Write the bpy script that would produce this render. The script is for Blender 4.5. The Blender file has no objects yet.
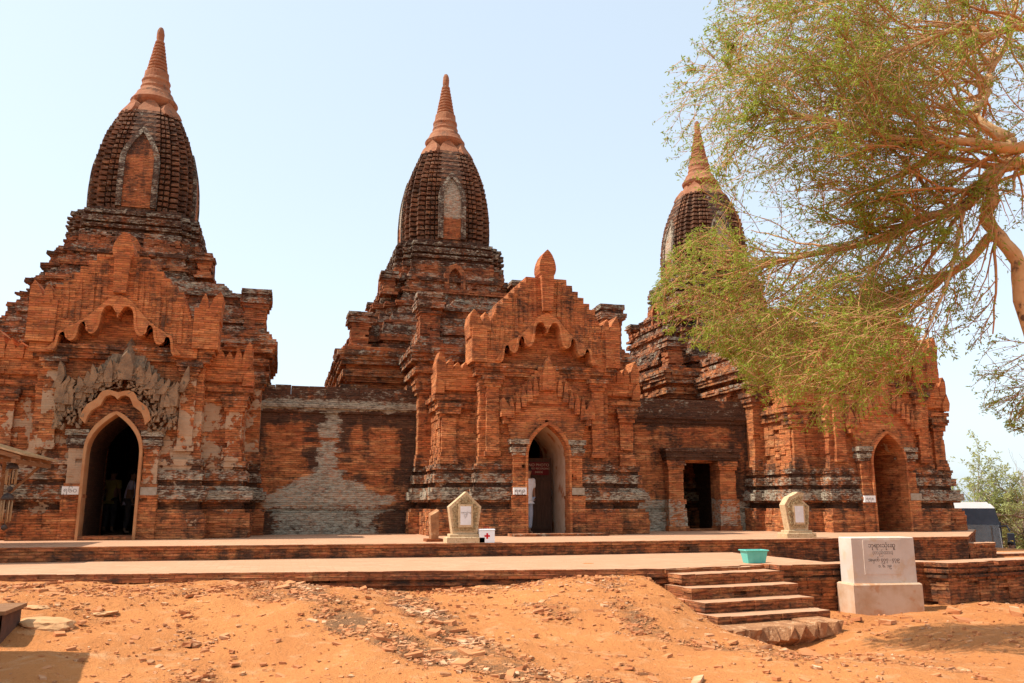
import bpy, bmesh, math, random
import numpy as np
from mathutils import Vector, Matrix, noise as mnoise
R = math.radians
rnd = random.Random(7)
scene = bpy.context.scene
col = scene.collection

# ------------------------------------------------------------------ camera, sky, sun, exposure
cam_d = bpy.data.cameras.new('Camera'); cam = bpy.data.objects.new('Camera', cam_d); col.objects.link(cam)
cam.location = (0, 0, 1.6); cam.rotation_euler = (R(90 + 11.2), 0, R(-15.5))
cam_d.sensor_width = 36; cam_d.lens = 29.0; cam_d.clip_end = 3000
scene.camera = cam
SUN_EL, SUN_AZ = 58.0, -84.0            # azimuth clockwise from +Y
w = bpy.data.worlds.new('World'); scene.world = w; w.use_nodes = True
wn = w.node_tree.nodes; wl = w.node_tree.links
sky = wn.new('ShaderNodeTexSky'); sky.sky_type = 'NISHITA'; sky.sun_disc = False
sky.sun_elevation = R(SUN_EL); sky.sun_rotation = R(SUN_AZ)
sky.air_density = 1.0; sky.dust_density = 1.6; sky.ozone_density = 1.5
hs = wn.new('ShaderNodeHueSaturation'); hs.inputs['Saturation'].default_value = 0.6; hs.inputs['Value'].default_value = 1.0
hz = wn.new('ShaderNodeMix'); hz.data_type = 'RGBA'; hz.inputs[0].default_value = 0.6; hz.inputs[7].default_value = (2.15, 2.62, 2.95, 1)   # pale dry-season haze
wl.new(sky.outputs[0], hs.inputs['Color']); wl.new(hs.outputs[0], hz.inputs[6]); wl.new(hz.outputs[2], wn['Background'].inputs[0])
wn['Background'].inputs[1].default_value = 0.15
sun_d = bpy.data.lights.new('Sun', 'SUN'); sun_d.energy = 2.9; sun_d.angle = R(0.5); sun_d.color = (1, 0.94, 0.85)
sun = bpy.data.objects.new('Sun', sun_d); col.objects.link(sun)
sd = Vector((math.sin(R(SUN_AZ)) * math.cos(R(SUN_EL)), math.cos(R(SUN_AZ)) * math.cos(R(SUN_EL)), math.sin(R(SUN_EL))))
sun.rotation_euler = sd.to_track_quat('Z', 'Y').to_euler()
scene.view_settings.view_transform = 'Standard'; scene.view_settings.look = 'None'
scene.view_settings.exposure = 1.12; scene.view_settings.gamma = 1; scene.view_settings.use_curve_mapping = False
scene.cycles.max_bounces = 8; scene.cycles.diffuse_bounces = 5

# ------------------------------------------------------------------ materials
class NT:
    def __init__(s, name):
        s.m = bpy.data.materials.new(name); s.m.use_nodes = True
        s.n = s.m.node_tree.nodes; s.l = s.m.node_tree.links; s.b = s.n['Principled BSDF']
        s.b.inputs['Specular IOR Level'].default_value = 0.15
        s.pos = s.n.new('ShaderNodeNewGeometry').outputs['Position']
    def put(s, sock, v):
        if hasattr(v, 'is_linked') or hasattr(v, 'links'): s.l.new(v, sock)
        else: sock.default_value = v
    def math(s, op, a, b=0.0, c=None, clamp=False):
        n = s.n.new('ShaderNodeMath'); n.operation = op; n.use_clamp = clamp
        s.put(n.inputs[0], a); s.put(n.inputs[1], b)
        if c is not None: s.put(n.inputs[2], c)
        return n.outputs[0]
    def noise(s, scale, detail=3, rough=.55, vec=None, stretch=None, dist=0):
        n = s.n.new('ShaderNodeTexNoise'); n.inputs['Scale'].default_value = scale
        n.inputs['Detail'].default_value = detail; n.inputs['Roughness'].default_value = rough
        n.inputs['Distortion'].default_value = dist
        v = vec if vec is not None else s.pos
        if stretch:
            mp = s.n.new('ShaderNodeMapping'); mp.inputs['Scale'].default_value = stretch
            s.l.new(v, mp.inputs['Vector']); v = mp.outputs[0]
        s.l.new(v, n.inputs['Vector']); return n.outputs['Fac']
    def ramp(s, f, a, b):
        n = s.n.new('ShaderNodeMapRange'); n.interpolation_type = 'SMOOTHSTEP'
        s.put(n.inputs['Value'], f); n.inputs['From Min'].default_value = a; n.inputs['From Max'].default_value = b
        return n.outputs[0]
    def mix(s, f, a, b):
        n = s.n.new('ShaderNodeMix'); n.data_type = 'RGBA'
        s.put(n.inputs[0], f)
        for sk, v in ((n.inputs[6], a), (n.inputs[7], b)):
            if isinstance(v, tuple): sk.default_value = (*v, 1)
            else: s.l.new(v, sk)
        return n.outputs[2]
    def attr(s, name):
        n = s.n.new('ShaderNodeAttribute'); n.attribute_name = name; return n.outputs['Fac']
    def base(s, v):
        if isinstance(v, tuple): s.b.inputs['Base Color'].default_value = (*v, 1)
        else: s.l.new(v, s.b.inputs['Base Color'])
    def rough(s, v): s.put(s.b.inputs['Roughness'], v)
    def bump(s, h, strength=.6, dist=.02):
        n = s.n.new('ShaderNodeBump'); n.inputs['Strength'].default_value = strength; n.inputs['Distance'].default_value = dist
        s.l.new(h, n.inputs['Height']); s.l.new(n.outputs[0], s.b.inputs['Normal'])

def brick_mat(name, c1, c2, c3, soot0=0.0, lich0=0.0, row=.052, width=.27, mortar_w=.0045, joints=.55, streaks=.58):
    t = NT(name)
    sp = t.n.new('ShaderNodeSeparateXYZ'); t.l.new(t.pos, sp.inputs[0])
    wob = t.math('MULTIPLY', t.math('SUBTRACT', t.noise(1.3, 2), .5), .035)
    u = t.math('ADD', sp.outputs[0], t.math('MULTIPLY', sp.outputs[1], .97))
    v = t.math('ADD', sp.outputs[2], wob)
    cb = t.n.new('ShaderNodeCombineXYZ'); t.l.new(u, cb.inputs[0]); t.l.new(v, cb.inputs[1])
    br = t.n.new('ShaderNodeTexBrick'); t.l.new(cb.outputs[0], br.inputs['Vector'])
    br.inputs['Scale'].default_value = 1; br.inputs['Brick Width'].default_value = width; br.inputs['Row Height'].default_value = row
    br.inputs['Mortar Size'].default_value = mortar_w; br.inputs['Mortar Smooth'].default_value = .4; br.inputs['Bias'].default_value = 0
    br.inputs['Color1'].default_value = (0, 0, 0, 1); br.inputs['Color2'].default_value = (1, 1, 1, 1); br.inputs['Mortar'].default_value = (.5, .5, .5, 1)
    rv = t.n.new('ShaderNodeRGBToBW'); t.l.new(br.outputs['Color'], rv.inputs[0])
    big = t.ramp(t.noise(.55, 4, .6), .35, .65)
    streak = t.noise(1.0, 4, .65, stretch=(1.1, 1.1, 9))
    c = t.mix(big, c1, c2)
    c = t.mix(t.ramp(streak, .46, .72), c, c3)
    c = t.mix(t.math('MULTIPLY', t.ramp(t.noise(2.3, 5, .70, stretch=(1, 1, 2.0), dist=.5), .49, .66), .68), c, (.15, .058, .030))
    c = t.mix(t.math('MULTIPLY', t.ramp(t.noise(1.4, 5, .7, stretch=(1, 1, 2.6)), .56, .70), .5), c, (.66, .31, .13))
    fine = t.noise(3.2, 5, .78, stretch=(1.3, 1.3, 5.5))
    c = t.mix(t.math('MULTIPLY', t.ramp(fine, .53, .68), streaks), c, (.105, .043, .024))
    hsv = t.n.new('ShaderNodeHueSaturation'); t.l.new(c, hsv.inputs['Color'])
    t.l.new(t.math('ADD', t.math('MULTIPLY', rv.outputs[0], .42), .82), hsv.inputs['Value'])
    t.l.new(t.math('ADD', t.math('MULTIPLY', t.noise(9, 2, stretch=(1, 1, 2.2)), .03), .485), hsv.inputs['Hue'])
    c = hsv.outputs[0]
    c = t.mix(t.math('MULTIPLY', br.outputs['Fac'], joints), c, (.115, .045, .022))
    # soot: black weathering running down the wall, and shade painted into recesses and left passage
    so = t.math('ADD', t.attr('soot_shade'), soot0)
    sn = t.math('MULTIPLY_ADD', t.noise(1.7, 5, .62, stretch=(1.6, 1.6, .55), dist=.4), .62, t.math('MULTIPLY', t.noise(7, 3, .6, stretch=(1, 1, 3.5)), .38))
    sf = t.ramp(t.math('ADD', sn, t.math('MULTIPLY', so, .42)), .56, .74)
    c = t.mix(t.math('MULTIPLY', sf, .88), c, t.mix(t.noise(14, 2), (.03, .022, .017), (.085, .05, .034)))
    # lichen: pale grey blotches with ragged edges following the courses
    li = t.math('ADD', t.attr('lichen'), lich0)
    ln = t.math('MULTIPLY_ADD', t.noise(3.2, 5, .68, stretch=(1, 1, 1.7)), .5, t.math('MULTIPLY', t.noise(15, 3, .7, stretch=(.7, .7, 2.4)), .5))
    lf = t.ramp(t.math('ADD', ln, t.math('MULTIPLY', li, .42)), .66, .76)
    spk = t.ramp(t.noise(9, 5, .75, stretch=(1, 1, 3.2)), .40, .56)
    c = t.mix(t.math('MULTIPLY', t.math('MULTIPLY', lf, .95), t.math('MULTIPLY_ADD', spk, .62, .38)), c, t.mix(t.noise(11, 4, .7), (.28, .235, .16), (.64, .58, .44)))
    # old stucco skin
    st = t.attr('stucco')
    tn = t.math('MULTIPLY_ADD', t.noise(1.6, 5, .6), .8, t.math('MULTIPLY', t.noise(9, 2), .2))
    tf = t.ramp(t.math('ADD', tn, t.math('MULTIPLY', st, .5)), .70, .73)
    c = t.mix(tf, c, t.mix(t.noise(4, 4, .65), (.34, .19, .10), (.56, .40, .26)))
    t.base(c); t.rough(.95)
    h = t.math('MULTIPLY_ADD', t.noise(26, 4, .65), .55, t.math('MULTIPLY', br.outputs['Fac'], -.75))
    h = t.math('ADD', t.math('MULTIPLY_ADD', t.ramp(fine, .5, .68), -1.3 * streaks, h), t.math('MULTIPLY', rv.outputs[0], .3))
    h = t.math('MULTIPLY_ADD', tf, .6, t.math('MULTIPLY', h, t.math('MULTIPLY_ADD', tf, -.8, 1.0)))
    t.bump(h, .85, .03)
    return t.m

M = {}
M['brick'] = brick_mat('brick', (.51, .170, .058), (.40, .118, .041), (.64, .28, .11), soot0=.09, lich0=.07)
M['carved_smooth'] = brick_mat('carved_smooth', (.55, .20, .072), (.48, .16, .055), (.62, .27, .105), joints=.15, streaks=.12)
M['brick_tower'] = brick_mat('brick_tower', (.24, .105, .055), (.17, .08, .046), (.26, .15, .09), soot0=.24, lich0=.12)
M['brick_roof'] = brick_mat('brick_roof', (.43, .14, .052), (.31, .095, .038), (.48, .20, .085), soot0=.16, lich0=.13)
M['brick_kerb'] = brick_mat('brick_kerb', (.38, .125, .045), (.27, .085, .032), (.46, .20, .08), soot0=.06)
M['brick_carved'] = brick_mat('brick_carved', (.52, .175, .06), (.43, .13, .045), (.60, .25, .095), joints=.5, streaks=.35)

def simple(name, c1, c2, scale=6, rough=.85, bump=.3, bd=.01, spec=.15, c3=None, sc3=20, stretch=None, metal=0):
    t = NT(name); c = t.mix(t.ramp(t.noise(scale, 4, .6, stretch=stretch), .32, .68), c1, c2)
    if c3: c = t.mix(t.ramp(t.noise(sc3, 4, .65), .54, .66), c, c3)
    t.base(c); t.rough(rough); t.b.inputs['Specular IOR Level'].default_value = spec; t.b.inputs['Metallic'].default_value = metal
    if bump: t.bump(t.noise(scale * 5, 4, .65, stretch=stretch), bump, bd)
    return t.m
M['terracotta'] = simple('terracotta', (.265, .102, .050), (.33, .148, .076), 3, .9, .6, .025, c3=(.17, .085, .05), sc3=3.5)
M['stucco'] = simple('stucco', (.33, .20, .11), (.20, .125, .075), 5, .95, .9, .04, c3=(.12, .09, .06), sc3=7)
M['stucco_edge'] = simple('stucco_edge', (.46, .23, .105), (.40, .17, .07), 4, .95, .5, .02)
M['plaster'] = simple('plaster', (.64, .47, .33), (.54, .36, .24), 3, .95, .3, .01, c3=(.42, .15, .06), sc3=1.6)
M['sandstone'] = simple('sandstone', (.60, .43, .255), (.50, .345, .19), 8, .9, .6, .012, c3=(.30, .19, .09), sc3=30)
M['stone_carved'] = simple('stone_carved', (.62, .46, .25), (.30, .19, .09), 26, .95, 1.0, .03)
M['marble'] = simple('marble', (.74, .72, .70), (.66, .63, .60), 6, .6, .1, .003)
M['whitewash'] = simple('whitewash', (.66, .55, .46), (.58, .46, .37), 2.2, .9, .35, .008, c3=(.60, .44, .31), sc3=3)
M['whitewash_dirty'] = simple('whitewash_dirty', (.60, .43, .30), (.50, .30, .17), 2.5, .95, .5, .012, c3=(.50, .25, .12), sc3=2.2)
M['plate'] = simple('plate', (.80, .79, .75), (.74, .72, .66), 9, .6, .05)
M['plate_faded'] = simple('plate_faded', (.36, .30, .23), (.29, .23, .16), 14, .9, .3)
M['ink'] = simple('ink', (.07, .05, .045), (.12, .09, .08), 40, .8, 0)
M['ink_grey'] = simple('ink_grey', (.20, .16, .14), (.30, .25, .22), 40, .8, 0)
M['red'] = simple('red', (.55, .01, .015), (.48, .01, .012), 8, .5, 0)
M['sign_red'] = simple('sign_red', (.11, .006, .008), (.08, .005, .007), 8, .5, 0)
M['white_paint'] = simple('white_paint', (.82, .82, .82), (.76, .77, .78), 5, .45, .05, spec=.4)
M['dark_wood'] = simple('dark_wood', (.045, .024, .016), (.075, .038, .024), 5, .7, .3, .006, stretch=(6, 6, .6))
M['wood'] = simple('wood', (.30, .15, .07), (.20, .095, .045), 6, .8, .4, .01, stretch=(.7, 6, 6))
M['thatch'] = simple('thatch', (.52, .36, .2), (.40, .25, .13), 9, .95, .7, .02, stretch=(1, 8, 1))
M['cloth_dark'] = simple('cloth_dark', (.10, .05, .035), (.14, .07, .045), 6, .95, .2)
M['metal_dark'] = simple('metal_dark', (.05, .04, .035), (.09, .06, .045), 10, .6, .2, metal=.4)
M['bamboo'] = simple('bamboo', (.42, .27, .14), (.30, .17, .08), 9, .7, .2)
M['rock'] = simple('rock', (.50, .25, .11), (.36, .16, .07), 6, .95, .7, .02, c3=(.66, .44, .26), sc3=8)
M['slab_rock'] = simple('slab_rock', (.42, .20, .09), (.27, .12, .055), 5, .95, .9, .03, c3=(.52, .30, .16), sc3=7)
M['pale_rock'] = simple('pale_rock', (.56, .31, .145), (.50, .25, .11), 5, .95, .6, .015, c3=(.42, .19, .08), sc3=6)
M['chip'] = simple('chip', (.52, .225, .092), (.44, .165, .065), 1.7, .95, .6, .012, c3=(.58, .34, .19), sc3=1.3)
M['skin'] = simple('skin', (.33, .17, .10), (.30, .15, .09), 9, .6, 0)
M['hair'] = simple('hair', (.015, .012, .01), (.03, .02, .018), 30, .6, .2)
M['shirt_white'] = simple('shirt_white', (.78, .77, .77), (.68, .68, .70), 5, .9, .3)
M['shirt_yellow'] = simple('shirt_yellow', (.40, .30, .08), (.34, .25, .07), 5, .9, .3)
M['shirt_lilac'] = simple('shirt_lilac', (.62, .52, .60), (.56, .46, .55), 5, .9, .3)
M['jeans_pale'] = simple('jeans_pale', (.42, .46, .55), (.33, .38, .47), 7, .9, .3)
M['trousers_dark'] = simple('trousers_dark', (.06, .05, .05), (.09, .07, .06), 7, .9, .2)
M['bark'] = simple('bark', (.60, .40, .21), (.52, .27, .11), 3, .9, .5, .01, c3=(.14, .08, .05), sc3=4)
M['twig'] = simple('twig', (.42, .20, .085), (.54, .30, .14), 2, .9, 0)
M['bark_grey'] = simple('bark_grey', (.26, .17, .12), (.33, .24, .18), 3, .9, .3)
M['rubber'] = simple('rubber', (.03, .03, .03), (.04, .04, .04), 10, .8, 0)
M['dark_paint'] = simple('dark_paint', (.012, .014, .022), (.018, .02, .03), 4, .25, 0, spec=.5)
M['bus_white'] = simple('bus_white', (.80, .80, .78), (.76, .76, .74), 3, .3, 0, spec=.5)
M['yellow'] = simple('yellow', (.7, .5, .03), (.65, .45, .03), 3, .5, 0)
M['curtain'] = simple('curtain', (.13, .105, .10), (.05, .045, .047), 2, .9, .2)

def leaf_mat(name, a, b, trans=.35):
    t = NT(name); oi = t.noise(1.1, 3, .6); oj = t.noise(7, 1)
    c = t.mix(t.math('MULTIPLY_ADD', oi, .6, t.math('MULTIPLY', oj, .4)), a, b)
    t.base(c); t.rough(.6)
    tr = t.n.new('ShaderNodeBsdfTranslucent'); t.l.new(c, tr.inputs[0])
    mx = t.n.new('ShaderNodeMixShader'); mx.inputs[0].default_value = trans
    t.l.new(t.b.outputs[0], mx.inputs[1]); t.l.new(tr.outputs[0], mx.inputs[2])
    t.l.new(mx.outputs[0], t.n['Material Output'].inputs[0]); return t.m
M['leaf'] = leaf_mat('leaf', (.205, .29, .036), (.40, .45, .068), .5)
M['leaf_far'] = leaf_mat('leaf_far', (.28, .31, .10), (.40, .40, .15), .4)
M['leaf_dry'] = leaf_mat('leaf_dry', (.20, .17, .08), (.26, .22, .11), .3)

def glass_mat(name, c, alpha):
    t = NT(name); t.base(c); t.rough(.08); t.b.inputs['Specular IOR Level'].default_value = .6; t.b.inputs['Alpha'].default_value = alpha; return t.m
M['glass'] = glass_mat('glass', (.08, .09, .10), .45)
t = NT('teal_plastic'); c = t.mix(t.noise(8, 3), (.10, .48, .40), (.20, .60, .50)); t.base(c); t.rough(.45); t.b.inputs['Alpha'].default_value = .93
M['teal'] = t.m

# dirt
t = NT('dirt')
c = t.mix(t.ramp(t.noise(.5, 5, .6), .3, .7), (.585, .228, .072), (.48, .178, .055))
c = t.mix(t.ramp(t.noise(3.5, 6, .7), .5, .75), c, (.62, .31, .14))
c = t.mix(t.math('MULTIPLY', t.ramp(t.noise(40, 4, .7), .56, .72), .5), c, (.30, .12, .05))
gl = t.ramp(t.math('ADD', t.attr('gully'), t.math('MULTIPLY', t.math('SUBTRACT', t.noise(5, 5, .7), .5), 1.3)), .35, .9)
c = t.mix(t.math('MULTIPLY', gl, .75), c, t.mix(t.noise(55, 3, .7), (.22, .11, .055), (.44, .25, .13)))
t.base(c); t.rough(1.0)
h = t.math('MULTIPLY_ADD', t.noise(7, 6, .7), 1.0, t.math('MULTIPLY', t.noise(60, 3, .7), .25))
h = t.math('ADD', h, t.math('MULTIPLY', t.math('MULTIPLY', gl, t.noise(28, 4, .8)), 1.2))
t.bump(h, 1.0, .07); M['dirt'] = t.m
# paving: dusty brick pavers
t = NT('paving')
br = t.n.new('ShaderNodeTexBrick'); t.l.new(t.pos, br.inputs['Vector']); br.inputs['Scale'].default_value = 1
br.inputs['Brick Width'].default_value = .26; br.inputs['Row Height'].default_value = .13; br.inputs['Mortar Size'].default_value = .008
br.inputs['Color1'].default_value = (.45, .23, .13, 1); br.inputs['Color2'].default_value = (.52, .30, .18, 1); br.inputs['Mortar'].default_value = (.40, .24, .13, 1)
c = t.mix(t.ramp(t.noise(1.1, 5, .65), .35, .7), br.outputs['Color'], (.48, .25, .14))
c = t.mix(t.ramp(t.noise(9, 4, .7), .58, .75), c, (.50, .24, .11))
t.base(c); t.rough(.95); t.bump(t.math('MULTIPLY_ADD', t.noise(16, 4, .7), .6, t.math('MULTIPLY', br.outputs['Fac'], -.6)), .6, .02); M['paving'] = t.m

# ------------------------------------------------------------------ mesh builder
WL = {}                                   # world location of things
class MB:
    def __init__(s, mats=('brick',)):
        s.v = []; s.f = []; s.mi = []; s.a = []; s.cur = (0, 0, 0); s.m = 0; s.mats = mats; s.smooth = []
        s.sm = False
    def V(s, p): s.v.append(tuple(p)); s.a.append(s.cur); return len(s.v) - 1
    def F(s, idx): s.f.append(tuple(idx)); s.mi.append(s.m); s.smooth.append(s.sm)
    def box(s, x0, x1, y0, y1, z0, z1, skip_back=False):
        i = [s.V(p) for p in ((x0, y0, z0), (x1, y0, z0), (x1, y1, z0), (x0, y1, z0), (x0, y0, z1), (x1, y0, z1), (x1, y1, z1), (x0, y1, z1))]
        for q in ((0, 1, 5, 4), (1, 2, 6, 5), (3, 0, 4, 7), (4, 5, 6, 7), (3, 2, 1, 0)): s.F([i[k] for k in q])
        if not skip_back: s.F([i[k] for k in (2, 3, 7, 6)])
    def hull8(s, pts):
        i = [s.V(p) for p in pts]
        for q in ((0, 1, 5, 4), (1, 2, 6, 5), (2, 3, 7, 6), (3, 0, 4, 7), (4, 5, 6, 7), (3, 2, 1, 0)): s.F([i[k] for k in q])
    def extr(s, pts, y0, y1):             # outline in XZ, clockwise or not, extruded along Y
        n = len(pts); a = [s.V((x, y0, z)) for x, z in pts]; b = [s.V((x, y1, z)) for x, z in pts]
        s.F(a); s.F(b[::-1])
        for k in range(n): s.F((a[k], b[k], b[(k + 1) % n], a[(k + 1) % n]))
    def strip(s, A, B, y0, y1):           # band between two polylines of equal length (XZ), extruded in Y
        n = len(A)
        a0 = [s.V((x, y0, z)) for x, z in A]; b0 = [s.V((x, y0, z)) for x, z in B]
        a1 = [s.V((x, y1, z)) for x, z in A]; b1 = [s.V((x, y1, z)) for x, z in B]
        for k in range(n - 1):
            s.F((a0[k], a0[k + 1], b0[k + 1], b0[k])); s.F((a1[k], b1[k], b1[k + 1], a1[k + 1]))
            s.F((a0[k], a1[k], a1[k + 1], a0[k + 1])); s.F((b0[k], b0[k + 1], b1[k + 1], b1[k]))
        s.F((a0[0], b0[0], b1[0], a1[0])); s.F((a0[-1], a1[-1], b1[-1], b0[-1]))
    def lathe(s, prof, cx, cy, n=28, jit=0):
        rings = []
        for r, z in prof:
            rings.append([s.V((cx + (r + rnd.uniform(-jit, jit)) * math.cos(2 * math.pi * k / n), cy + (r + rnd.uniform(-jit, jit)) * math.sin(2 * math.pi * k / n), z)) for k in range(n)])
        for a, b in zip(rings, rings[1:]):
            for k in range(n): s.F((a[k], a[(k + 1) % n], b[(k + 1) % n], b[k]))
        s.F(rings[-1]); s.F(rings[0][::-1])
    def tube(s, pts, rad, n=6, cap=True):
        pts = [Vector(p) for p in pts]; rings = []
        for k, p in enumerate(pts):
            d = (pts[min(k + 1, len(pts) - 1)] - pts[max(k - 1, 0)])
            if d.length < 1e-6: d = Vector((0, 0, 1))
            d.normalize(); u = d.cross(Vector((0, 0, 1)) if abs(d.z) < .9 else Vector((1, 0, 0))).normalized(); v = d.cross(u)
            r = rad[k] if isinstance(rad, (list, tuple)) else rad
            rings.append([s.V(p + (u * math.cos(2 * math.pi * j / n) + v * math.sin(2 * math.pi * j / n)) * r) for j in range(n)])
        for a, b in zip(rings, rings[1:]):
            for k in range(n): s.F((a[k], a[(k + 1) % n], b[(k + 1) % n], b[k]))
        if cap: s.F(rings[0][::-1]); s.F(rings[-1])
    def build(s, name, parent=None, local=False):
        me = bpy.data.meshes.new(name); v = s.v
        if parent is not None and not local:
            o = WL.get(parent.name, (0, 0, 0)); v = [(a - o[0], b - o[1], c - o[2]) for a, b, c in v]
        me.from_pydata(v, [], s.f)
        for m in s.mats: me.materials.append(M[m])
        me.polygons.foreach_set('material_index', s.mi); me.polygons.foreach_set('use_smooth', s.smooth)
        arr = np.array(s.a, dtype=np.float32).reshape(-1, 3)
        if arr.size and arr.any():
            for k, nm in enumerate(('lichen', 'soot_shade', 'stucco')):
                at = me.attributes.new(nm, 'FLOAT', 'POINT'); at.data.foreach_set('value', np.ascontiguousarray(arr[:, k]))
        me.update(); ob = bpy.data.objects.new(name, me); col.objects.link(ob)
        if parent is not None:
            ob.parent = parent; WL[ob.name] = WL.get(parent.name, (0, 0, 0))
        return ob
def tag(o, label, cat, group=None):
    o['label'] = label; o['category'] = cat
    if group: o['group'] = group
    return o
def thing(name, loc, label, cat, group=None, rz=0):
    o = bpy.data.objects.new(name, None); col.objects.link(o); o.location = loc; o.rotation_euler = (0, 0, rz); o.empty_display_size = .2
    WL[o.name] = loc; return tag(o, label, cat, group)
def single(mb, name, loc, label, cat, group=None):   # one-mesh thing with its origin at loc
    e = bpy.data.objects.new('tmp', None); WL['tmp'] = loc
    o = mb.build(name, None, True)
    for vtx in o.data.vertices: vtx.co -= Vector(loc)
    o.location = loc; bpy.data.objects.remove(e)
    return tag(o, label, cat, group)
def struct(o): o['kind'] = 'structure'; return o

# moulded masonry body: stack of brick courses round a plan polygon (CCW)
def courses(mb, poly, profile, ch=.13, seg=.28, jit=.019, es=None, miss=.012, cap_mat=None, sc=None):
    n = len(poly); P = [Vector((x, y)) for x, y in poly]
    es = es or [1] * n
    nr = []; ms = []
    for i in range(n):
        d = (P[(i + 1) % n] - P[i]); ms.append(max(1, int(round(d.length / seg)))); d.normalize(); nr.append(Vector((d.y, -d.x)))
    def corner(i, o1, o2):
        a, b = nr[i - 1], nr[i]; return P[i] + (a * o1 + b * o2) / (1 + max(-.5, a.dot(b)))
    prev = None; first = None
    for (z0, z1, o0, o1, *wear_tone) in profile:
        k = max(1, int(math.ceil((z1 - z0) / ch - 1e-6)))
        for c in range(k):
            f = (c + .5) / k; o = o0 + (o1 - o0) * f
            za, zb = z0 + (z1 - z0) * c / k, z0 + (z1 - z0) * (c + 1) / k
            D = [[rnd.uniform(-jit, jit) - (rnd.uniform(.03, .09) if rnd.random() < miss else 0) for _ in range(m)] for m in ms]
            for i in range(n):
                if es[i] == 0: D[i] = [d * .3 for d in D[i]]
            pts = []
            if sc: C = [Vector((sc[0] + (p.x - sc[0]) * (sc[2] + o) / sc[2], sc[1] + (p.y - sc[1]) * (sc[2] + o) / sc[2])) for p in P]
            else: C = [corner(i, o * es[i - 1], o * es[i]) for i in range(n)]
            for i in range(n):
                A, B = C[i], C[(i + 1) % n]; m = ms[i]
                for s_ in range(m):
                    d = D[i][s_]
                    if s_ == 0:
                        a_, b_ = nr[i - 1], nr[i]
                        pts.append(A + (a_ * D[i - 1][-1] + b_ * d) / (1 + max(-.5, a_.dot(b_))))
                    else: pts.append(A.lerp(B, s_ / m) + nr[i] * d)
                    if s_ < m - 1: pts.append(A.lerp(B, (s_ + 1) / m) + nr[i] * d)
            if wear_tone: mb.cur = (tuple(wear_tone) + (0, 0, 0))[:3]
            jz = jit * .35
            ra = [mb.V((p.x, p.y, za)) for p in pts]; rb = [mb.V((p.x, p.y, zb + rnd.uniform(-jz, jz))) for p in pts]
            L = len(pts)
            if prev:
                for q in range(L): mb.F((prev[q], prev[(q + 1) % L], ra[(q + 1) % L], ra[q]))
            else: first = ra
            for q in range(L): mb.F((ra[q], ra[(q + 1) % L], rb[(q + 1) % L], rb[q]))
            prev = rb
    mo = mb.m
    if cap_mat is not None: mb.m = cap_mat
    mb.F(prev); mb.m = mo
    return prev
# free wall of separate brick blocks: iv(z) -> list of (x0, x1)
def brickwork(mb, iv, z0, z1, yf, yb, ch=.13, seg=.3, jit=.012, edge=.0, wear_tone=None):
    k = int(math.ceil((z1 - z0) / ch)); off = 0
    for c in range(k):
        za, zb = z0 + (z1 - z0) * c / k, z0 + (z1 - z0) * (c + 1) / k
        for x0, x1 in iv((za + zb) / 2):
            if x1 - x0 < .02: continue
            x = x0 + rnd.uniform(-edge, edge); xe = x1 + rnd.uniform(-edge, edge)
            while x < xe - 1e-4:
                nx = min(xe, x + seg * rnd.uniform(.6, 1.4))
                if xe - nx < seg * .3: nx = xe
                if wear_tone: mb.cur = wear_tone((x + nx) / 2, (za + zb) / 2)
                mb.box(x, nx, yf + rnd.uniform(-jit, jit), yb, za, zb); x = nx
def rect(x0, x1, y0, y1): return [(x0, y0), (x1, y0), (x1, y1), (x0, y1)]

# skin-modifier figures
def skin_mesh(name, verts, edges, radii, mat, sub=2):
    me = bpy.data.meshes.new('sk'); me.from_pydata(verts, edges, []); ob = bpy.data.objects.new('sk', me); col.objects.link(ob)
    ob.modifiers.new('Skin', 'SKIN')
    if not me.skin_vertices:
        bm = bmesh.new(); bm.from_mesh(me); bm.verts.layers.skin.verify(); bm.to_mesh(me); bm.free()
    for i, r in enumerate(radii): me.skin_vertices[0].data[i].radius = (r, r) if not isinstance(r, tuple) else r
    me.skin_vertices[0].data[0].use_root = True
    sb = ob.modifiers.new('Sub', 'SUBSURF'); sb.levels = sub; sb.render_levels = sub
    dg = bpy.context.evaluated_depsgraph_get(); dg.update()
    out = bpy.data.meshes.new_from_object(ob.evaluated_get(dg)); bpy.data.objects.remove(ob)
    out.materials.clear(); out.materials.append(M[mat]); out.name = name
    for p in out.polygons: p.use_smooth = True
    o = bpy.data.objects.new(name, out); col.objects.link(o); return o
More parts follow.
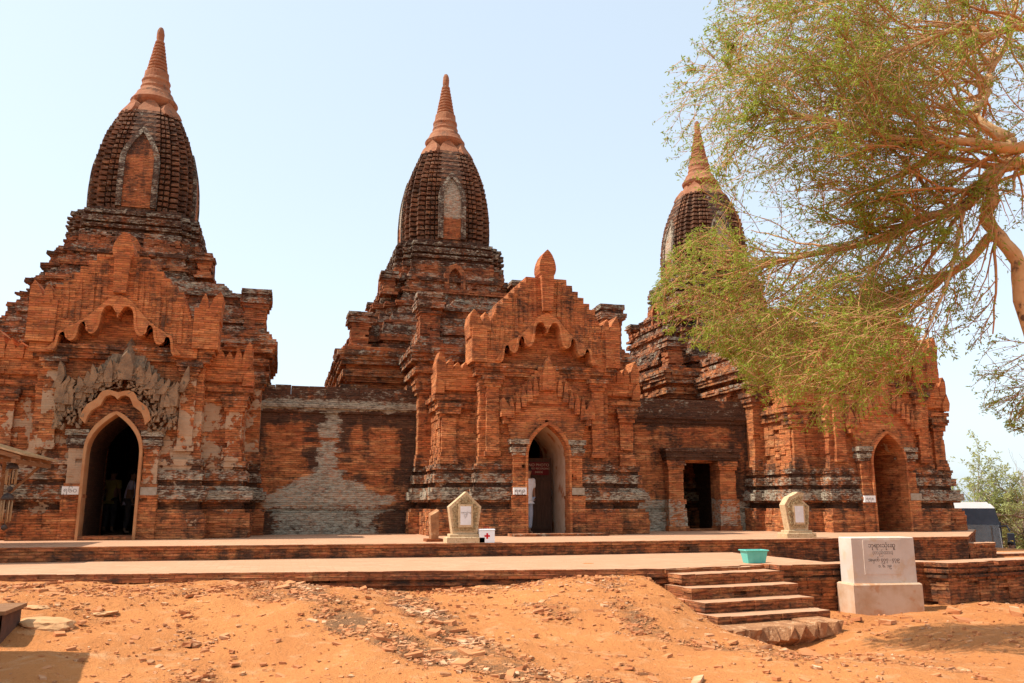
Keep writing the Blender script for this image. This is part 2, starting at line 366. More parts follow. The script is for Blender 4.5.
def person(loc, rz, label, shirt, legs, lean=0.0, arm=.3, h=1.66, sleeve=.55, group=None, skirt=False):
    k = h / 1.7; e = thing('person', loc, label, 'person', group, rz)
    S = lambda pts: [tuple(c * k for c in p) for p in pts]
    l = lean
    J = S([(0, 0, .94), (0, -.02 - l * .3, 1.15), (0, -l * .8, 1.36), (0, -l, 1.47), (0, -.02 - l * 1.15, 1.55), (0, -.025 - l * 1.2, 1.62), (0, -.01 - l * 1.25, 1.70),
           (.19, -l * .9, 1.39), (.24, .02 - l * .7, 1.13), (.22, -arm - l * .5, .97), (.20, -arm * 1.35 - l * .5, .93),
           (-.19, -l * .9, 1.39), (-.24, .03 - l * .7, 1.12), (-.23, -.08 - l * .4, .88), (-.23, -.11 - l * .4, .80),
           (.10, 0, .86), (.11, -.02, .48), (.12, .03, .08), (.13, -.10, .035), (-.10, 0, .86), (-.11, -.01, .48), (-.12, .05, .08), (-.13, -.09, .035)])
    E_ = [(0, 1), (1, 2), (2, 3), (3, 4), (4, 5), (5, 6), (2, 7), (7, 8), (8, 9), (9, 10), (2, 11), (11, 12), (12, 13), (13, 14), (0, 15), (15, 16), (16, 17), (17, 18), (0, 19), (19, 20), (20, 21), (21, 22)]
    Rr = [.13, .125, .145, .055, .075, .09, .06, .06, .042, .032, .026, .06, .042, .032, .026, .085, .062, .042, .035, .085, .062, .042, .035]
    b = skin_mesh('body', J, E_, [r * k for r in Rr], 'skin'); b.parent = e
    # fingers (each its own short chain), nose and ears joined into the body mesh
    bm = bmesh.new(); bm.from_mesh(b.data)
    def blob(c, r, sc=(1, 1, 1)):
        m = Matrix.Translation(Vector(c)) @ Matrix.Diagonal((*sc, 1)); bmesh.ops.create_icosphere(bm, subdivisions=2, radius=r, matrix=m)
    hd = Vector(J[5]); blob(hd + Vector((0, -.095, -.01)), .016, (.8, 1.2, 1.3))
    for sx in (-1, 1): blob(hd + Vector((sx * .088, 0, 0)), .024, (.4, .8, 1.2))
    for hj, wj in ((10, 9), (14, 13)):
        hp, wp = Vector(J[hj]), Vector(J[wj]); d = (hp - wp).normalized(); sd_ = d.cross(Vector((1, 0, 0))).normalized()
        for q in range(4):
            base = hp + sd_ * (q - 1.5) * .017
            for u_ in range(3): blob(base + d * (.02 + u_ * .022 * (1, 1.1, 1.05, .85)[q]) + Vector((0, -.006 * u_ * u_, 0)), .0095, (1, 1, 1))
        blob(hp + sd_ * -.036 + d * .01, .012, (1, 1.3, 1.3))
    bm.to_mesh(b.data); bm.free()
    for p in b.data.polygons: p.use_smooth = True
    # clothing shells
    tv = [J[0], J[1], J[2], J[7], tuple(Vector(J[7]).lerp(Vector(J[8]), sleeve * 1.5)), J[11], tuple(Vector(J[11]).lerp(Vector(J[12]), sleeve * 1.5)), (J[0][0], J[0][1], J[0][2] - .07 * k), (J[3][0], J[3][1], J[3][2] - .045 * k)]
    s_ = skin_mesh('shirt', tv, [(0, 1), (1, 2), (2, 3), (3, 4), (2, 5), (5, 6), (0, 7), (2, 8)], [r * k for r in (.155, .15, .16, .08, .065, .08, .065, .16, .075)], shirt); s_.parent = e
    lv = [J[0], J[15], J[16], tuple(Vector(J[16]).lerp(Vector(J[17]), .85)), J[19], J[20], tuple(Vector(J[20]).lerp(Vector(J[21]), .85))]
    t_ = skin_mesh('trousers', lv, [(0, 1), (1, 2), (2, 3), (0, 4), (4, 5), (5, 6)], [r * k for r in (.14, .105, .082, .068, .105, .082, .068)], legs); t_.parent = e
    bmh = MB(('hair',)); bmh.sm = True
    c0 = Vector(J[5]) + Vector((0, .018, .032)) * k
    bmh.lathe([(.02 * k, c0.z - .05 * k), (.088 * k, c0.z - .03 * k), (.098 * k, c0.z + .02 * k), (.088 * k, c0.z + .07 * k), (.05 * k, c0.z + .1 * k), (.01 * k, c0.z + .108 * k)], c0.x, c0.y, 14)
    bmh.build('hair', e, True)
    return e
def text_mesh(name, body, size, mat, parent, loc, rz=0, align='CENTER', depth=.002, tilt=0):
    cu = bpy.data.curves.new('t', 'FONT'); cu.body = body; cu.size = size; cu.align_x = align; cu.align_y = 'CENTER'; cu.extrude = depth
    ob = bpy.data.objects.new('t', cu); col.objects.link(ob); dg = bpy.context.evaluated_depsgraph_get(); dg.update()
    me = bpy.data.meshes.new_from_object(ob.evaluated_get(dg)); bpy.data.objects.remove(ob)
    me.materials.clear(); me.materials.append(M[mat]); me.name = name
    o = bpy.data.objects.new(name, me); col.objects.link(o); o.parent = parent
    o.location = loc; o.rotation_euler = (R(90), tilt, rz); return o

# ------------------------------------------------------------------ ground
def sstep(a, b, x):
    t_ = np.clip((x - a) / (b - a), 0, 1); return t_ * t_ * (3 - 2 * t_)
GUL = [([(.30, 13.6), (.5, 12.2), (.83, 10.42), (1.35, 9.44), (2.31, 7.6), (3.2, 6.0)], .26, 1.15),
       ([(1.6, 13.2), (1.83, 12.0), (1.96, 9.9), (2.25, 8.9), (2.75, 7.7), (3.6, 6.3)], .26, 1.15),
       ([(-1.3, 13.3), (-1.05, 11.5), (-.75, 9.8), (-.6, 8.6)], .30, .6),
       ([(5.0, 12.6), (4.6, 11.0), (4.35, 9.6), (5.2, 8.4), (6.5, 7.4)], .26, .75),
       ([(3.2, 13.0), (3.3, 11.8), (3.6, 10.6)], .35, .6),
       ([(-.2, 13.1), (-.1, 11.9)], .28, .7),
       ([(-3.6, 12.6), (-2.6, 11.9), (-1.9, 11.3)], .25, .6),
       ([(9.0, 11.2), (10.5, 11.0), (12.0, 10.6)], .4, .45)]
def gully(X, Y):
    g = np.zeros_like(X)
    for pts, wd, am in GUL:
        for (ax, ay), (bx, by) in zip(pts, pts[1:]):
            dx, dy = bx - ax, by - ay; tt = np.clip(((X - ax) * dx + (Y - ay) * dy) / (dx * dx + dy * dy), 0, 1)
            d = np.hypot(X - ax - tt * dx, Y - ay - tt * dy); g = np.maximum(g, am * np.exp(-(d / (wd * 1.45)) ** 2))
    nz = .5 + .5 * np.sin(X * 3.1 + 1.3 * np.sin(Y * 2.2)) * np.sin(Y * 2.7 + 1.1 * np.sin(X * 1.9 + 2))
    return g * (.45 + .55 * nz)
def ground_h(X, Y):
    edge = .50 - .16 * np.exp(-((X - 2.4) / 2.2) ** 2) + .13 * np.exp(-((X - 5.2) / .8) ** 2)
    right = sstep(5.55, 6.5, X)
    edge = edge * (1 - right) + (-.10) * right
    tt = sstep(8.0, 13.0, Y + .35 * np.sin(X * .9))
    h = edge * tt
    h = h - .30 * np.exp(-((X - 7.0) / 1.7) ** 2 - ((Y - 10.2) / 1.5) ** 2)
    h = h + .05 * np.sin(X * 1.7 + Y * .6) * np.exp(-((Y - 10) / 4) ** 2) + .02 * np.sin(X * 4.1 - Y * 2.3) * np.exp(-((Y - 10) / 4) ** 2)
    h = h - .045 * gully(X, Y)
    back = sstep(14.5, 15.5, Y) * (1 - sstep(9, 16, X)); h = h * (1 - back) + .25 * back
    s = sstep(0, 9, (X - 16.0)) * sstep(13, 22, Y) ; h = h * (1 - s) + (-2.06) * s
    return h
def gh(x, y): return float(ground_h(np.array([x], float), np.array([y], float))[0])
xs = np.concatenate([[-900, -300, -120, -60, -30, -18], np.arange(-12, 20.01, .085), [22, 25, 28, 32, 38, 50, 80, 150, 400, 900]])
ys = np.concatenate([[-300, -80, -30, -10, 0, 3], np.arange(5, 15.01, .085), np.arange(15.5, 32, .8), [36, 45, 60, 100, 200, 500, 1500]])
GX, GY = np.meshgrid(xs, ys); GH = ground_h(GX, GY)
rs = np.random.RandomState(3)
rough = np.array([[mnoise.noise((x * 1.6, y * 1.6, 0)) * .03 + mnoise.noise((x * 5, y * 5, 3)) * .012 + mnoise.noise((x * 13, y * 13, 7)) * .006 for x in xs] for y in ys])
msk = (GX > -12) & (GX < 20) & (GY > 5) & (GY < 15); GH = GH + rough * msk + msk * gully(GX, GY) * rs.uniform(-.012, .02, GH.shape)
nx = len(xs); me = bpy.data.meshes.new('ground')
V_ = np.stack([GX, GY, GH], -1).reshape(-1, 3)
idx = np.arange(V_.shape[0]).reshape(len(ys), nx)
F_ = np.stack([idx[:-1, :-1], idx[:-1, 1:], idx[1:, 1:], idx[1:, :-1]], -1).reshape(-1, 4)
me.from_pydata(V_.tolist(), [], F_.tolist()); me.materials.append(M['dirt'])
at = me.attributes.new('gully', 'FLOAT', 'POINT'); at.data.foreach_set('value', gully(GX, GY).astype(np.float32).ravel())
me.polygons.foreach_set('use_smooth', [True] * len(me.polygons)); me.update()
g_ob = bpy.data.objects.new('ground', me); col.objects.link(g_ob); struct(g_ob)

# terraces (brick pavements with a kerb face)
mb = MB(('brick_kerb', 'paving'))
low = [(-24, 15.9), (-3.85, 13.96), (1.85, 13.14), (5.95, 12.50), (8.04, 12.84), (9.4, 12.93), (9.4, 23), (-24, 23)]
courses(mb, low, [(-.5, -.1, .0, .0, 0, .2), (-.1, .38, .0, .0, 0, .12), (.38, .43, .05, .05, 0, .3), (.43, .47, .0, 0, 0, .3), (.47, .53, .06, .06, 0, .15), (.53, .6, .02, .02, 0, 0)], ch=.07, seg=.26, jit=.012, cap_mat=1, miss=.02)
struct(mb.build('lower_terrace'))
mb = MB(('dirt',)); mb.V((9.38, 12.6, .33)); mb.V((21, 13.4, .33)); mb.V((21, 23, .33)); mb.V((9.38, 23, .33)); mb.F((0, 1, 2, 3)); struct(mb.build('side_path'))
mb = MB(('brick_kerb', 'paving'))
courses(mb, [(8.05, 12.44), (10.95, 12.5), (11.15, 12.15), (14.2, 12.7), (21, 13.6), (21, 14.0), (14.2, 13.1), (11.3, 12.6), (11.1, 12.9), (8.05, 12.86)],
        [(-.5, .36, .0, .0, 0, .16), (.36, .41, .05, .05, 0, .3), (.41, .45, .0, 0, 0, .35), (.45, .51, .06, .06, 0, .2), (.51, .55, .02, .02, 0, .3), (.55, .62, .05, .05, 0, .1)], ch=.07, seg=.26, jit=.014, cap_mat=1, miss=.03)
o = single(mb, 'retaining_wall', (10.5, 12.6, -.1), 'low moulded brick retaining wall behind the whitewashed block, right of the steps', 'wall')
mb = MB(('brick_kerb', 'paving'))
upp = [(-24, 16.95), (-4.8, 16.8), (5.1, 16.25), (10.5, 16.42), (15.9, 16.62), (20.6, 21.2), (20.6, 31), (-24, 31)]
courses(mb, upp, [(.3, .66, 0, 0, 0, .32), (.66, .79, .01, .01, 0, .25), (.79, .862, .03, .03, 0, .0)], ch=.066, seg=.26, jit=.008, cap_mat=1, miss=.01)
struct(mb.build('upper_terrace'))

# ------------------------------------------------------------------ temples
FL = .862
def arch_pts(hw, zs, za, n=14, e=2.0):
    L_ = [(-hw * (1 - (k / n) ** e), zs + (za - zs) * k / n) for k in range(n + 1)]
    return L_ + [(-x, z) for x, z in L_[-2::-1]]
def wall_prof(top, cap=True, lich=.45, o=1.0, sec=4.1):  # recess and ledge courses darkened: grime plus occlusion shade painted into the colour
    p = [(FL - .1, 1.42, .30 * o, .30 * o, 0, .14), (1.42, 1.50, .24 * o, .22 * o, .2, .2), (1.50, 1.66, .08 * o, .08 * o, 0, .45),
         (1.66, 1.72, .20 * o, .24 * o, .3, .3), (1.72, 1.92, .31 * o, .31 * o, lich, .42), (1.92, 2.02, .25 * o, .19 * o, lich * .9, .42), (2.02, 2.14,   .08 * o, .08 * o, .15, .45),
         (2.14, 2.36, .17 * o, .17 * o, .38, .35), (2.36, 2.46, .08 * o, .08 * o, 0, .42), (2.46, 2.60, .13 * o, .13 * o, .3, .35), (2.60, 2.78, .05 * o, .03 * o, .1, .2)]
    if cap:
        p += [(2.78, sec - .12, 0, 0, 0, 0), (sec - .12, sec, .07 * o, .1 * o, .1, .15)]
        if top > sec + .05: p += [(sec, top, 0, 0, 0, 0)]
    else: p += [(2.78, top, 0, 0, 0, 0)]
    return p
def flame(mb, cx, z0, w_, h, y0, y1, lean=0):
    pts = [(cx - w_ * .5, z0), (cx + w_ * .5, z0), (cx + w_ * .52 + lean * .3, z0 + h * .45), (cx + w_ * .3 + lean * .75, z0 + h * .8), (cx + lean, z0 + h), (cx - w_ * .25 + lean * .8, z0 + h * .78), (cx - w_ * .5 + lean * .3, z0 + h * .42)]
    j = min(w_, h) * .09; pts = [(x + rnd.uniform(-j, j), z + (rnd.uniform(-j, j) if k > 1 else 0)) for k, (x, z) in enumerate(pts)]
    mb.extr(pts, y0 + rnd.uniform(-.01, .015), y1)
SCAL = [(0.0, 5.93), (.03, 6.06), (.09, 6.16), (.18, 6.20), (.27, 6.16), (.325, 6.03), (.345, 5.85), (.375, 5.68), (.43, 5.58), (.50, 5.54), (.57, 5.58), (.59, 5.70), (.64, 5.79), (.71, 5.79), (.76, 5.70), (.78, 5.55), (.82, 5.42), (.89, 5.36), (.96, 5.39), (.985, 5.48), (1.04, 5.55), (1.11, 5.53), (1.145, 5.42), (1.17, 5.22), (1.22, 5.12)]
def _sm(P, n=4):
    out = []
    for i in range(len(P) - 1):
        a, b, c_, d = P[max(0, i - 1)], P[i], P[i + 1], P[min(len(P) - 1, i + 2)]
        for k in range(n):
            u = k / n; out.append(tuple(.5 * (2 * b[j] + (c_[j] - a[j]) * u + (2 * a[j] - 5 * b[j] + 4 * c_[j] - d[j]) * u * u + (3 * b[j] - a[j] - 3 * c_[j] + d[j]) * u ** 3) for j in (0, 1)))
    return out + [P[-1]]
SCAL = [(0.0, 5.93)] + _sm(SCAL[1:])
def scal_z(x):
    x = abs(x)
    for (a, za), (b, zb) in zip(SCAL, SCAL[1:]):
        if a <= x <= b: return za + (zb - za) * (x - a) / (b - a)
    return 5.1
def gable(z):
    if z < 5.9: return 1.72
    if z < 6.5: return 1.6 - (z - 5.9) * .42
    zq = 6.5 + math.floor((z - 6.5) / .15) * .15
    return max(.0, .40 + (7.4 - zq) * 1.04) if z < 7.4 else .0
def temple(name, DX, TX, cy, label, style):
    left, right = style == 'left', style == 'right'
    T = thing('temple', (DX, 20, FL), label, 'temple', 'three linked brick temples')
    st = .42 if left else 0
    dhw, zs, za, ae = (.53, 2.62, 3.54, 2.5) if left else (.54, 2.62, 3.58, 2.8)
    X = lambda x: DX + x
    # porch: two piers either side of the doorway and the block above it
    mb = MB(('brick',))
    for s in (-1, 1):
        x0, x1 = (X(-1.72), X(-.60)) if s < 0 else (X(.60), X(1.72))
        es = [1, 0, 0, 1] if s < 0 else [1, 1, 0, 0]
        pr = [(*q[:4], q[4] if len(q) > 4 else 0, q[5] if len(q) > 5 else 0, st if 2.3 < q[0] < 3.2 else st * .45) for q in wall_prof(3.7, False, .42, .75)]
        courses(mb, rect(x0, x1, 20.0, 22.4), pr, es=es)
        # pilaster with capital
        px0, px1 = (X(-1.56), X(-1.24)) if s < 0 else (X(1.24), X(1.56))
        courses(mb, rect(px0, px1, 19.9, 20.3), [(2.78, 2.9, .06, .02, .1, .1, st), (2.9, 4.5, 0, 0, 0, .03, st * 1.05), (4.5, 4.58, .04, .04, 0, .1), (4.58, 4.68, .07, .07, .2, .2), (4.68, 4.79, .11, .12, .25, .3)], jit=.008)
    courses(mb, rect(X(-1.72), X(1.72), 20.0, 22.4), [(3.7, 4.79, 0, 0, 0, .02), (4.79, 4.9, .09, .12, .1, .2), (4.9, 5.0, .14, .14, .15, .25), (5.0, 5.1, .18, .18, .2, .25)])
    mb.build('porch', T)
    # inside of the doorway
    mb = MB(('plaster', 'brick')); mb.sm = False
    path = [(-dhw - .02, FL - .05)] + arch_pts(dhw + .02, zs, za + .02, 14, ae) + [(dhw + .02, FL - .05)]
    outp = [(x * 1.05, z + .02) for x, z in path]
    pa = [(X(x), z) for x, z in path]; pb = [(X(x), z) for x, z in outp]
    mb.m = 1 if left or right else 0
    if left: mb.cur = (0, 1.3, 0)  # shade of the interior painted into the left passage walls
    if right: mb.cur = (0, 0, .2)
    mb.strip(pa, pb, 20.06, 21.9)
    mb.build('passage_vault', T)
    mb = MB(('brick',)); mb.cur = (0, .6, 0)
    yb = 21.75 if right else 29.0
    if right:
        mb.cur = (0, .05, .26)
        mb.box(X(-.62), X(.62), 21.7, 21.9, FL - .05, 3.75)
        mb.cur = (.1, .2, 0)
        mb.box(X(-.62), X(.62), 21.62, 21.7, FL - .05, 2.0)
    else:
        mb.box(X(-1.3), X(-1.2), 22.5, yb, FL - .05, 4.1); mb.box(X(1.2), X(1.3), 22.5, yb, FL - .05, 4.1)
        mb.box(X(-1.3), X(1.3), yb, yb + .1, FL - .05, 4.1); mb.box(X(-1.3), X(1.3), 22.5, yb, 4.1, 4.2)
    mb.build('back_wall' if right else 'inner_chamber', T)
    # arch ring and doorway front
    mb = MB(('brick_carved', 'stucco_edge')); mb.m = 1 if left else 0
    ap = [(-dhw, FL)] + arch_pts(dhw, zs, za, 16, ae) + [(dhw, FL)]
    op = [(x * 1.0 + math.copysign(.055, x) if abs(x) > 1e-6 else 0, z + (.07 if z > zs else .0) * (1 if z > zs else 0)) for x, z in ap]
    mb.strip([(X(x), z) for x, z in ap], [(X(x), z) for x, z in op], 19.70 if not left else 19.62, 20.04)
    mb.build('door_arch', T)
    for s in (-1, 1):
        mb = MB(('brick', 'stucco')); x0, x1 = sorted((X(s * .60), X(s * .90)))
        courses(mb, rect(x0, x1, 19.78, 20.1), [(FL - .05, 1.75, .05, .05, 0, .08), (1.75, 1.82, .07, .07, .1, .1), (1.82, 2.05, .03, .03, 0, .05), (2.05, 2.8, 0, 0, 0, 0, st * 1.2), (2.8, 2.88, .03, .03, .3, .3), (2.88, 3.0, .06, .07, .45, .4), (3.0, 3.08, .04, .04, .3, .5), (3.08, 3.2, .08, .09, .5, .4)], ch=.08, seg=.2, jit=.008)
        mb.build('door_pier', T)
    # doorway pediment
    def dped(z): return 1.18 if z < 4.1 else max(.1, 1.02 - (z - 4.1) * .86)
    def div(z):
        if z < za + .12:
            q = 0.0
            if z <= zs: q = dhw + .08
            else:
                f = min(1, (z - zs) / (za + .1 - zs)); q = (dhw + .09) * (1 - f ** ae)
            o = .92 + (z - 3.2) * .3
            return [(X(-o), X(-q)), (X(q), X(o))] if q > .01 else [(X(-o), X(o))]
        return [(X(-dped(z)), X(dped(z)))]
    main = 'stucco' if left else 'brick_carved'
    mb = MB((main, 'stucco_edge' if left else 'brick_carved', 'brick'))
    mb.m = 2 if left else 0
    brickwork(mb, div, 3.2, 4.1, 19.84, 20.06, .1, .22, .01, wear_tone=lambda x, z: (.12, .16, 0))
    mb.m = 0
    if left:
        brickwork(mb, lambda z: [(X(-dped(z)), X(-max(.06, .62 - (z - 3.9) * .9)) if z < 4.5 else X(dped(z)))] + ([(X(max(.06, .62 - (z - 3.9) * .9)), X(dped(z)))] if z < 4.5 else []), 3.2, 4.95, 19.66, 19.9, .09, .12, .045, .03)
        for k in range(420):      # crumbled carved leaves
            z = rnd.uniform(3.25, 4.9); o = dped(z); x = rnd.choice((-1, 1)) * rnd.uniform(max(.05, min(.68, .95 - (z - 3.2) * .9) if z < 4.2 else .05), o + .04)
            flame(mb, X(x), z - .08, rnd.uniform(.03, .075), rnd.uniform(.06, .15), 19.66 - rnd.uniform(.0, .09), 19.75, rnd.uniform(-.06, .06))
        mb.m = 1
        inn = [(0, 3.86), (.06, 3.93), (.15, 3.96), (.24, 3.92), (.29, 3.82), (.33, 3.72), (.42, 3.66), (.5, 3.6), (.56, 3.48), (.6, 3.32)]
        A = [(X(x), z) for x, z in inn]; B = [(X(x * 1.1 + .05), z + .17 - x * .08) for x, z in inn]
        B[0] = (X(0), 4.05)
        mb.strip(A, B, 19.58, 19.8); mb.strip([(2 * DX - x, z) for x, z in A], [(2 * DX - x, z) for x, z in B], 19.58, 19.8)
        mb.m = 0
    else:
        brickwork(mb, div, 4.1, 5.05, 19.8, 20.06, .1, .2, .012, wear_tone=lambda x, z: (.12, .12, 0))
    y_ = 19.6 if left else 19.74
    for s in (-1, 1):
        for k in range(7):
            x = .16 + k * .155; zt = 5.0 - x * .92
            flame(mb, X(s * x), zt - .42, .13, .52 + rnd.uniform(-.06, .06), y_ - .012 * (k % 2), 20.02, s * .02)
        flame(mb, X(s * 1.12), 3.75, .2, .5, y_ - .04, 20.02, s * .05)
        flame(mb, X(s * 1.02), 3.72, .12, .28, y_ - .05, 20.02, -s * .02)
    flame(mb, X(0), 4.45, .30, .90, y_ - .05, 20.02)
    if left:
        for s in (-1, 1):
            for k in range(9):
                x = .2 + k * .13; flame(mb, X(s * x), 4.55 - x * .62 + (.35 if k == 8 else 0), .15, rnd.uniform(.45, .75) + (.3 if k == 8 else 0), 19.60 - .03 * (k % 2), 19.8, s * rnd.uniform(-.03, .08))
    if left: mb.v = [(x + (.1 if z > 4.2 else 0), y, 3.95 + (z - 3.95) * .70 if z > 3.95 and y < 19.84 else z) for x, y, z in mb.v]
    mb.build('doorway_pediment', T)
    # gable above the porch
    mb = MB(('brick_carved',))
    brickwork(mb, lambda z: [(X(-gable(z)), X(gable(z)))], 5.1, 7.4, 20.14, 20.8, .0767, .26, .012, .02, wear_tone=lambda x, z: (.05 + (.15 if z > 6.4 else 0), .02 + (.2 if abs(x - DX) > gable(z) - .3 else 0), 0))
    mb.build('gable', T)
    mb = MB(('brick_carved',))
    def pediv(z):
        g = gable(z)
        xs_ = [k * .02 for k in range(int(g / .02) + 1)]
        out = []; run = None
        for x in xs_:
            if z > scal_z(x) + .03 or x > 1.3:
                if run is None: run = x
            elif run is not None:
                out.append((run, x)); run = None
        if run is not None: out.append((run, g))
        res = []
        for a, b in out:
            if a <= .001: res.append((X(-b), X(b)))
            else: res += [(X(-b), X(-a)), (X(a), X(b))]
        return res
    brickwork(mb, pediv, 5.1, 7.4, 19.80, 20.16, .0767, .22, .010, .0, wear_tone=lambda x, z: (.0, .03 + (.22 if z > 6.3 and abs(x - DX) > .3 else 0), 0))
    for s in (-1, 1):             # upright flame-tongue ribs on the gable
        for k in range(11):
            x = .32 + k * .125; zt = 7.20 - (x - .42) * .98
            zb = max(scal_z(x) + .32, zt - .95 - .2 * (k % 3))
            if zt - zb > .15: flame(mb, X(s * x), zb, .085, zt - zb + .02, 19.772 + .012 * (k % 2), 19.9, 0)
    mb.build('pediment', T)
    mb = MB(('carved_smooth',))
    A = [(X(x), z) for x, z in SCAL]; B = [(X(x + .16 * min(1, x / .5)), 6.46 - 1.02 * x + .06 * math.sin(x * 9)) for x, z in SCAL]
    mb.strip(A, B, 19.74, 20.13); mb.strip([(2 * DX - x, z) for x, z in A], [(2 * DX - x, z) for x, z in B], 19.74, 20.13)
    C_ = [(X(x + .045), z + .04) for x, z in SCAL]; C_[0] = (X(0), 6.0); mb.strip(A, C_, 19.70, 19.745); mb.strip([(2 * DX - x, z) for x, z in A], [(2 * DX - x, z) for x, z in C_], 19.70, 19.745)
    mb.build('scalloped_arch', T)
    # central tongue and bud finial
    mb = MB(('brick_carved',))
    bud = [(.13, 6.5), (.15, 6.9), (.17, 7.45), (.20, 7.5), (.225, 7.6), (.22, 7.72), (.185, 7.86), (.125, 8.0), (.06, 8.09), (.01, 8.14)]
    if left: bud = [(x, z if z < 7 else 6.95 + (z - 7) * .85) for x, z in bud]
    mb.extr([(X(x), z) for x, z in bud] + [(X(-x), z) for x, z in bud[::-1]], 19.66, 20.15); fin = mb.build('finial', T)
    if left:
        for o in T.children:
            if o.name.split('.')[0] in ('gable', 'pediment', 'scalloped_arch', 'finial'): o.location += Vector((-.18, 0, -.22))
    for s in (-1, 1):
        mb = MB(('brick_carved',))
        brickwork(mb, lambda z: [tuple(sorted((X(s * (1.42 if left else 1.60)), X(s * (1.98 - max(0, z - 5.9) * .15)))))], 5.1, 6.05, 19.72, 20.5, .11, .2, .012)
        flame(mb, X(s * 1.84), 5.75, .30, .72, 19.76, 20.4, s * .1)
        flame(mb, X(s * 1.60), 5.9, .2, .5, 19.74, 20.3, s * .04)
        mb.build('flame_ornament', T)
    # recessed wings either side of the porch
    for s in (-1, 1):
        mb = MB(('brick', 'brick_carved')); a, b = sorted((X(s * 1.6), X(s * 2.62)))
        pr = [(*q[:4], q[4] if len(q) > 4 else 0, q[5] if len(q) > 5 else 0, st * .9 if 2.2 < q[0] < 3.4 else st * .4) for q in wall_prof(4.35, True, .5, .95, 4.1)]
        courses(mb, rect(a, b, 20.5, 22.6), pr)
        pa_, pb_ = sorted((X(s * 2.22), X(s * 2.58)))
        courses(mb, rect(pa_, pb_, 20.40, 20.7), [(2.6, 2.9, .06, .02, .15, .15, st), (2.9, 3.75, 0, 0, 0, .04, st), (3.75, 3.85, .05, .05, 0, .15), (3.85, 4.0, .09, .1, .2, .25), (4.0, 4.1, .13, .13, .2, .3)], jit=.008)
        courses(mb, rect(a, b, 20.5, 22.6), [(4.1, 4.2, .1, .12, .15, .25), (4.2, 4.32, .17, .17, .1, .15), (4.32, 4.45, .06, .06, 0, .05)])
        mb.build('porch_wing', T)
        mb = MB(('brick_carved',)); mb.cur = (.06, .06, 0)
        brickwork(mb, lambda z: [tuple(sorted((X(s * 1.72), X(s * (2.62 + .12 * min(1, (z - 4.45) / .3))))))], 4.45, 4.92, 20.34, 21.2, .1, .2, .015, .01)
        for k in range(5):
            flame(mb, X(s * (2.62 - k * .2)), 4.8, .2 if k else .24, (.62, .44, .36, .42, .6)[k] * (1 + rnd.uniform(-.08, .08)), 20.30 + .015 * (k % 2), 20.9, s * (.05 if k == 0 else -.02))
        flame(mb, X(s * 2.66), 4.35, .22, .5, 20.28, 20.9, s * .08)
        mb.build('flame_ornament', T)
    # vestibule
    mb = MB(('brick',)); vt = 5.0
    for s in (-1, 1):
        a, b = sorted((X(s * 1.32), X(s * 2.88))); es = [1, 0, 0, 1] if s < 0 else [1, 1, 0, 0]
        courses(mb, rect(a, b, 21.9, cy - 1.0), wall_prof(4.3, False, .5, 1.0), es=es)
        for (yy0, yy1) in ((21.8, 22.2), (23.2, 23.6)):
            pa_, pb_ = sorted((X(s * 2.52), X(s * 2.96)))
            courses(mb, rect(pa_, pb_, yy0, yy1), [(2.6, 2.9, .07, .03, .2, .2), (2.9, 4.5, 0, 0, 0, .05, st), (4.5, 4.62, .05, .05, .1, .2), (4.62, 4.78, .1, .1, .2, .25), (4.78, 4.92, .14, .14, .2, .3)], jit=.008)
    courses(mb, rect(X(-2.88), X(2.88), 21.9, cy - 1.0), [(4.3, 4.95, 0, 0, 0, .02), (4.95, 5.08, .1, .12, .1, .2), (5.08, 5.25, .2, .22, .3, .25), (5.25, 5.4, .12, .12, .05, .2), (5.4, 5.6, .28, .34, .3, .2), (5.6, 5.75, .38, .38, .35, .25), (5.75, 5.9, .26, .22, .2, .2)], miss=.03)
    mb.build('vestibule', T)
    mb = MB(('brick_roof',))
    courses(mb, rect(X(-2.88), X(2.88), 21.9, cy - 1.0), [(5.9, 6.1, .1, .05, .3, .15), (6.1, 6.2, -.1, -.1, .2, .2), (6.2, 6.45, .02, -.02, .25, .15), (6.45, 6.75, -.25, -.45, .3, .15), (6.75, 7.0, -.6, -.6, .1, .1), (7.0, 7.1, -.5, -.5, .3, .2), (7.1, 7.5, -.75, -1.15, .35, .15)], ch=.085, miss=.06, jit=.025)
    mb.build('vestibule_roof', T)
    def turret(cx, cy, z0, z1, hw, nm='turret'):
        q = MB(('brick_roof',)); h = z1 - z0
        courses(q, rect(cx - hw, cx + hw, cy - hw, cy + hw), [(z0, z0 + h * .12, .08, .08, .2, .1), (z0 + h * .12, z0 + h * .6, 0, 0, 0, 0), (z0 + h * .6, z0 + h * .7, .04, .06, .1, .2), (z0 + h * .7, z0 + h * .82, .11, .13, .3, .2), (z0 + h * .82, z0 + h * .9, .06, .05, .2, .3), (z0 + h * .9, z1, .1, .1, .35, .3)], ch=.085, jit=.02, miss=.05)
        q.build(nm, T)
    for s in (-1, 1):
        if left and s < 0: continue
        turret(X(s * 2.68), 22.15, 5.85, 7.35 if not left else 7.1, .28)
    # main body and its roof terraces
    bh = 3.3 if style != 'left' else 3.05; mb = MB(('brick',))
    gx0, gx1 = X(-1.4), X(1.4)
    pr = wall_prof(4.4, False, .5, 1.0)
    courses(mb, rect(TX - bh, gx0, cy - bh, cy + bh), pr, es=[1, 0, 1, 1]); courses(mb, rect(gx1, max(TX + bh, gx1 + .5), cy - bh, cy + bh), pr, es=[1, 1, 1, 0])
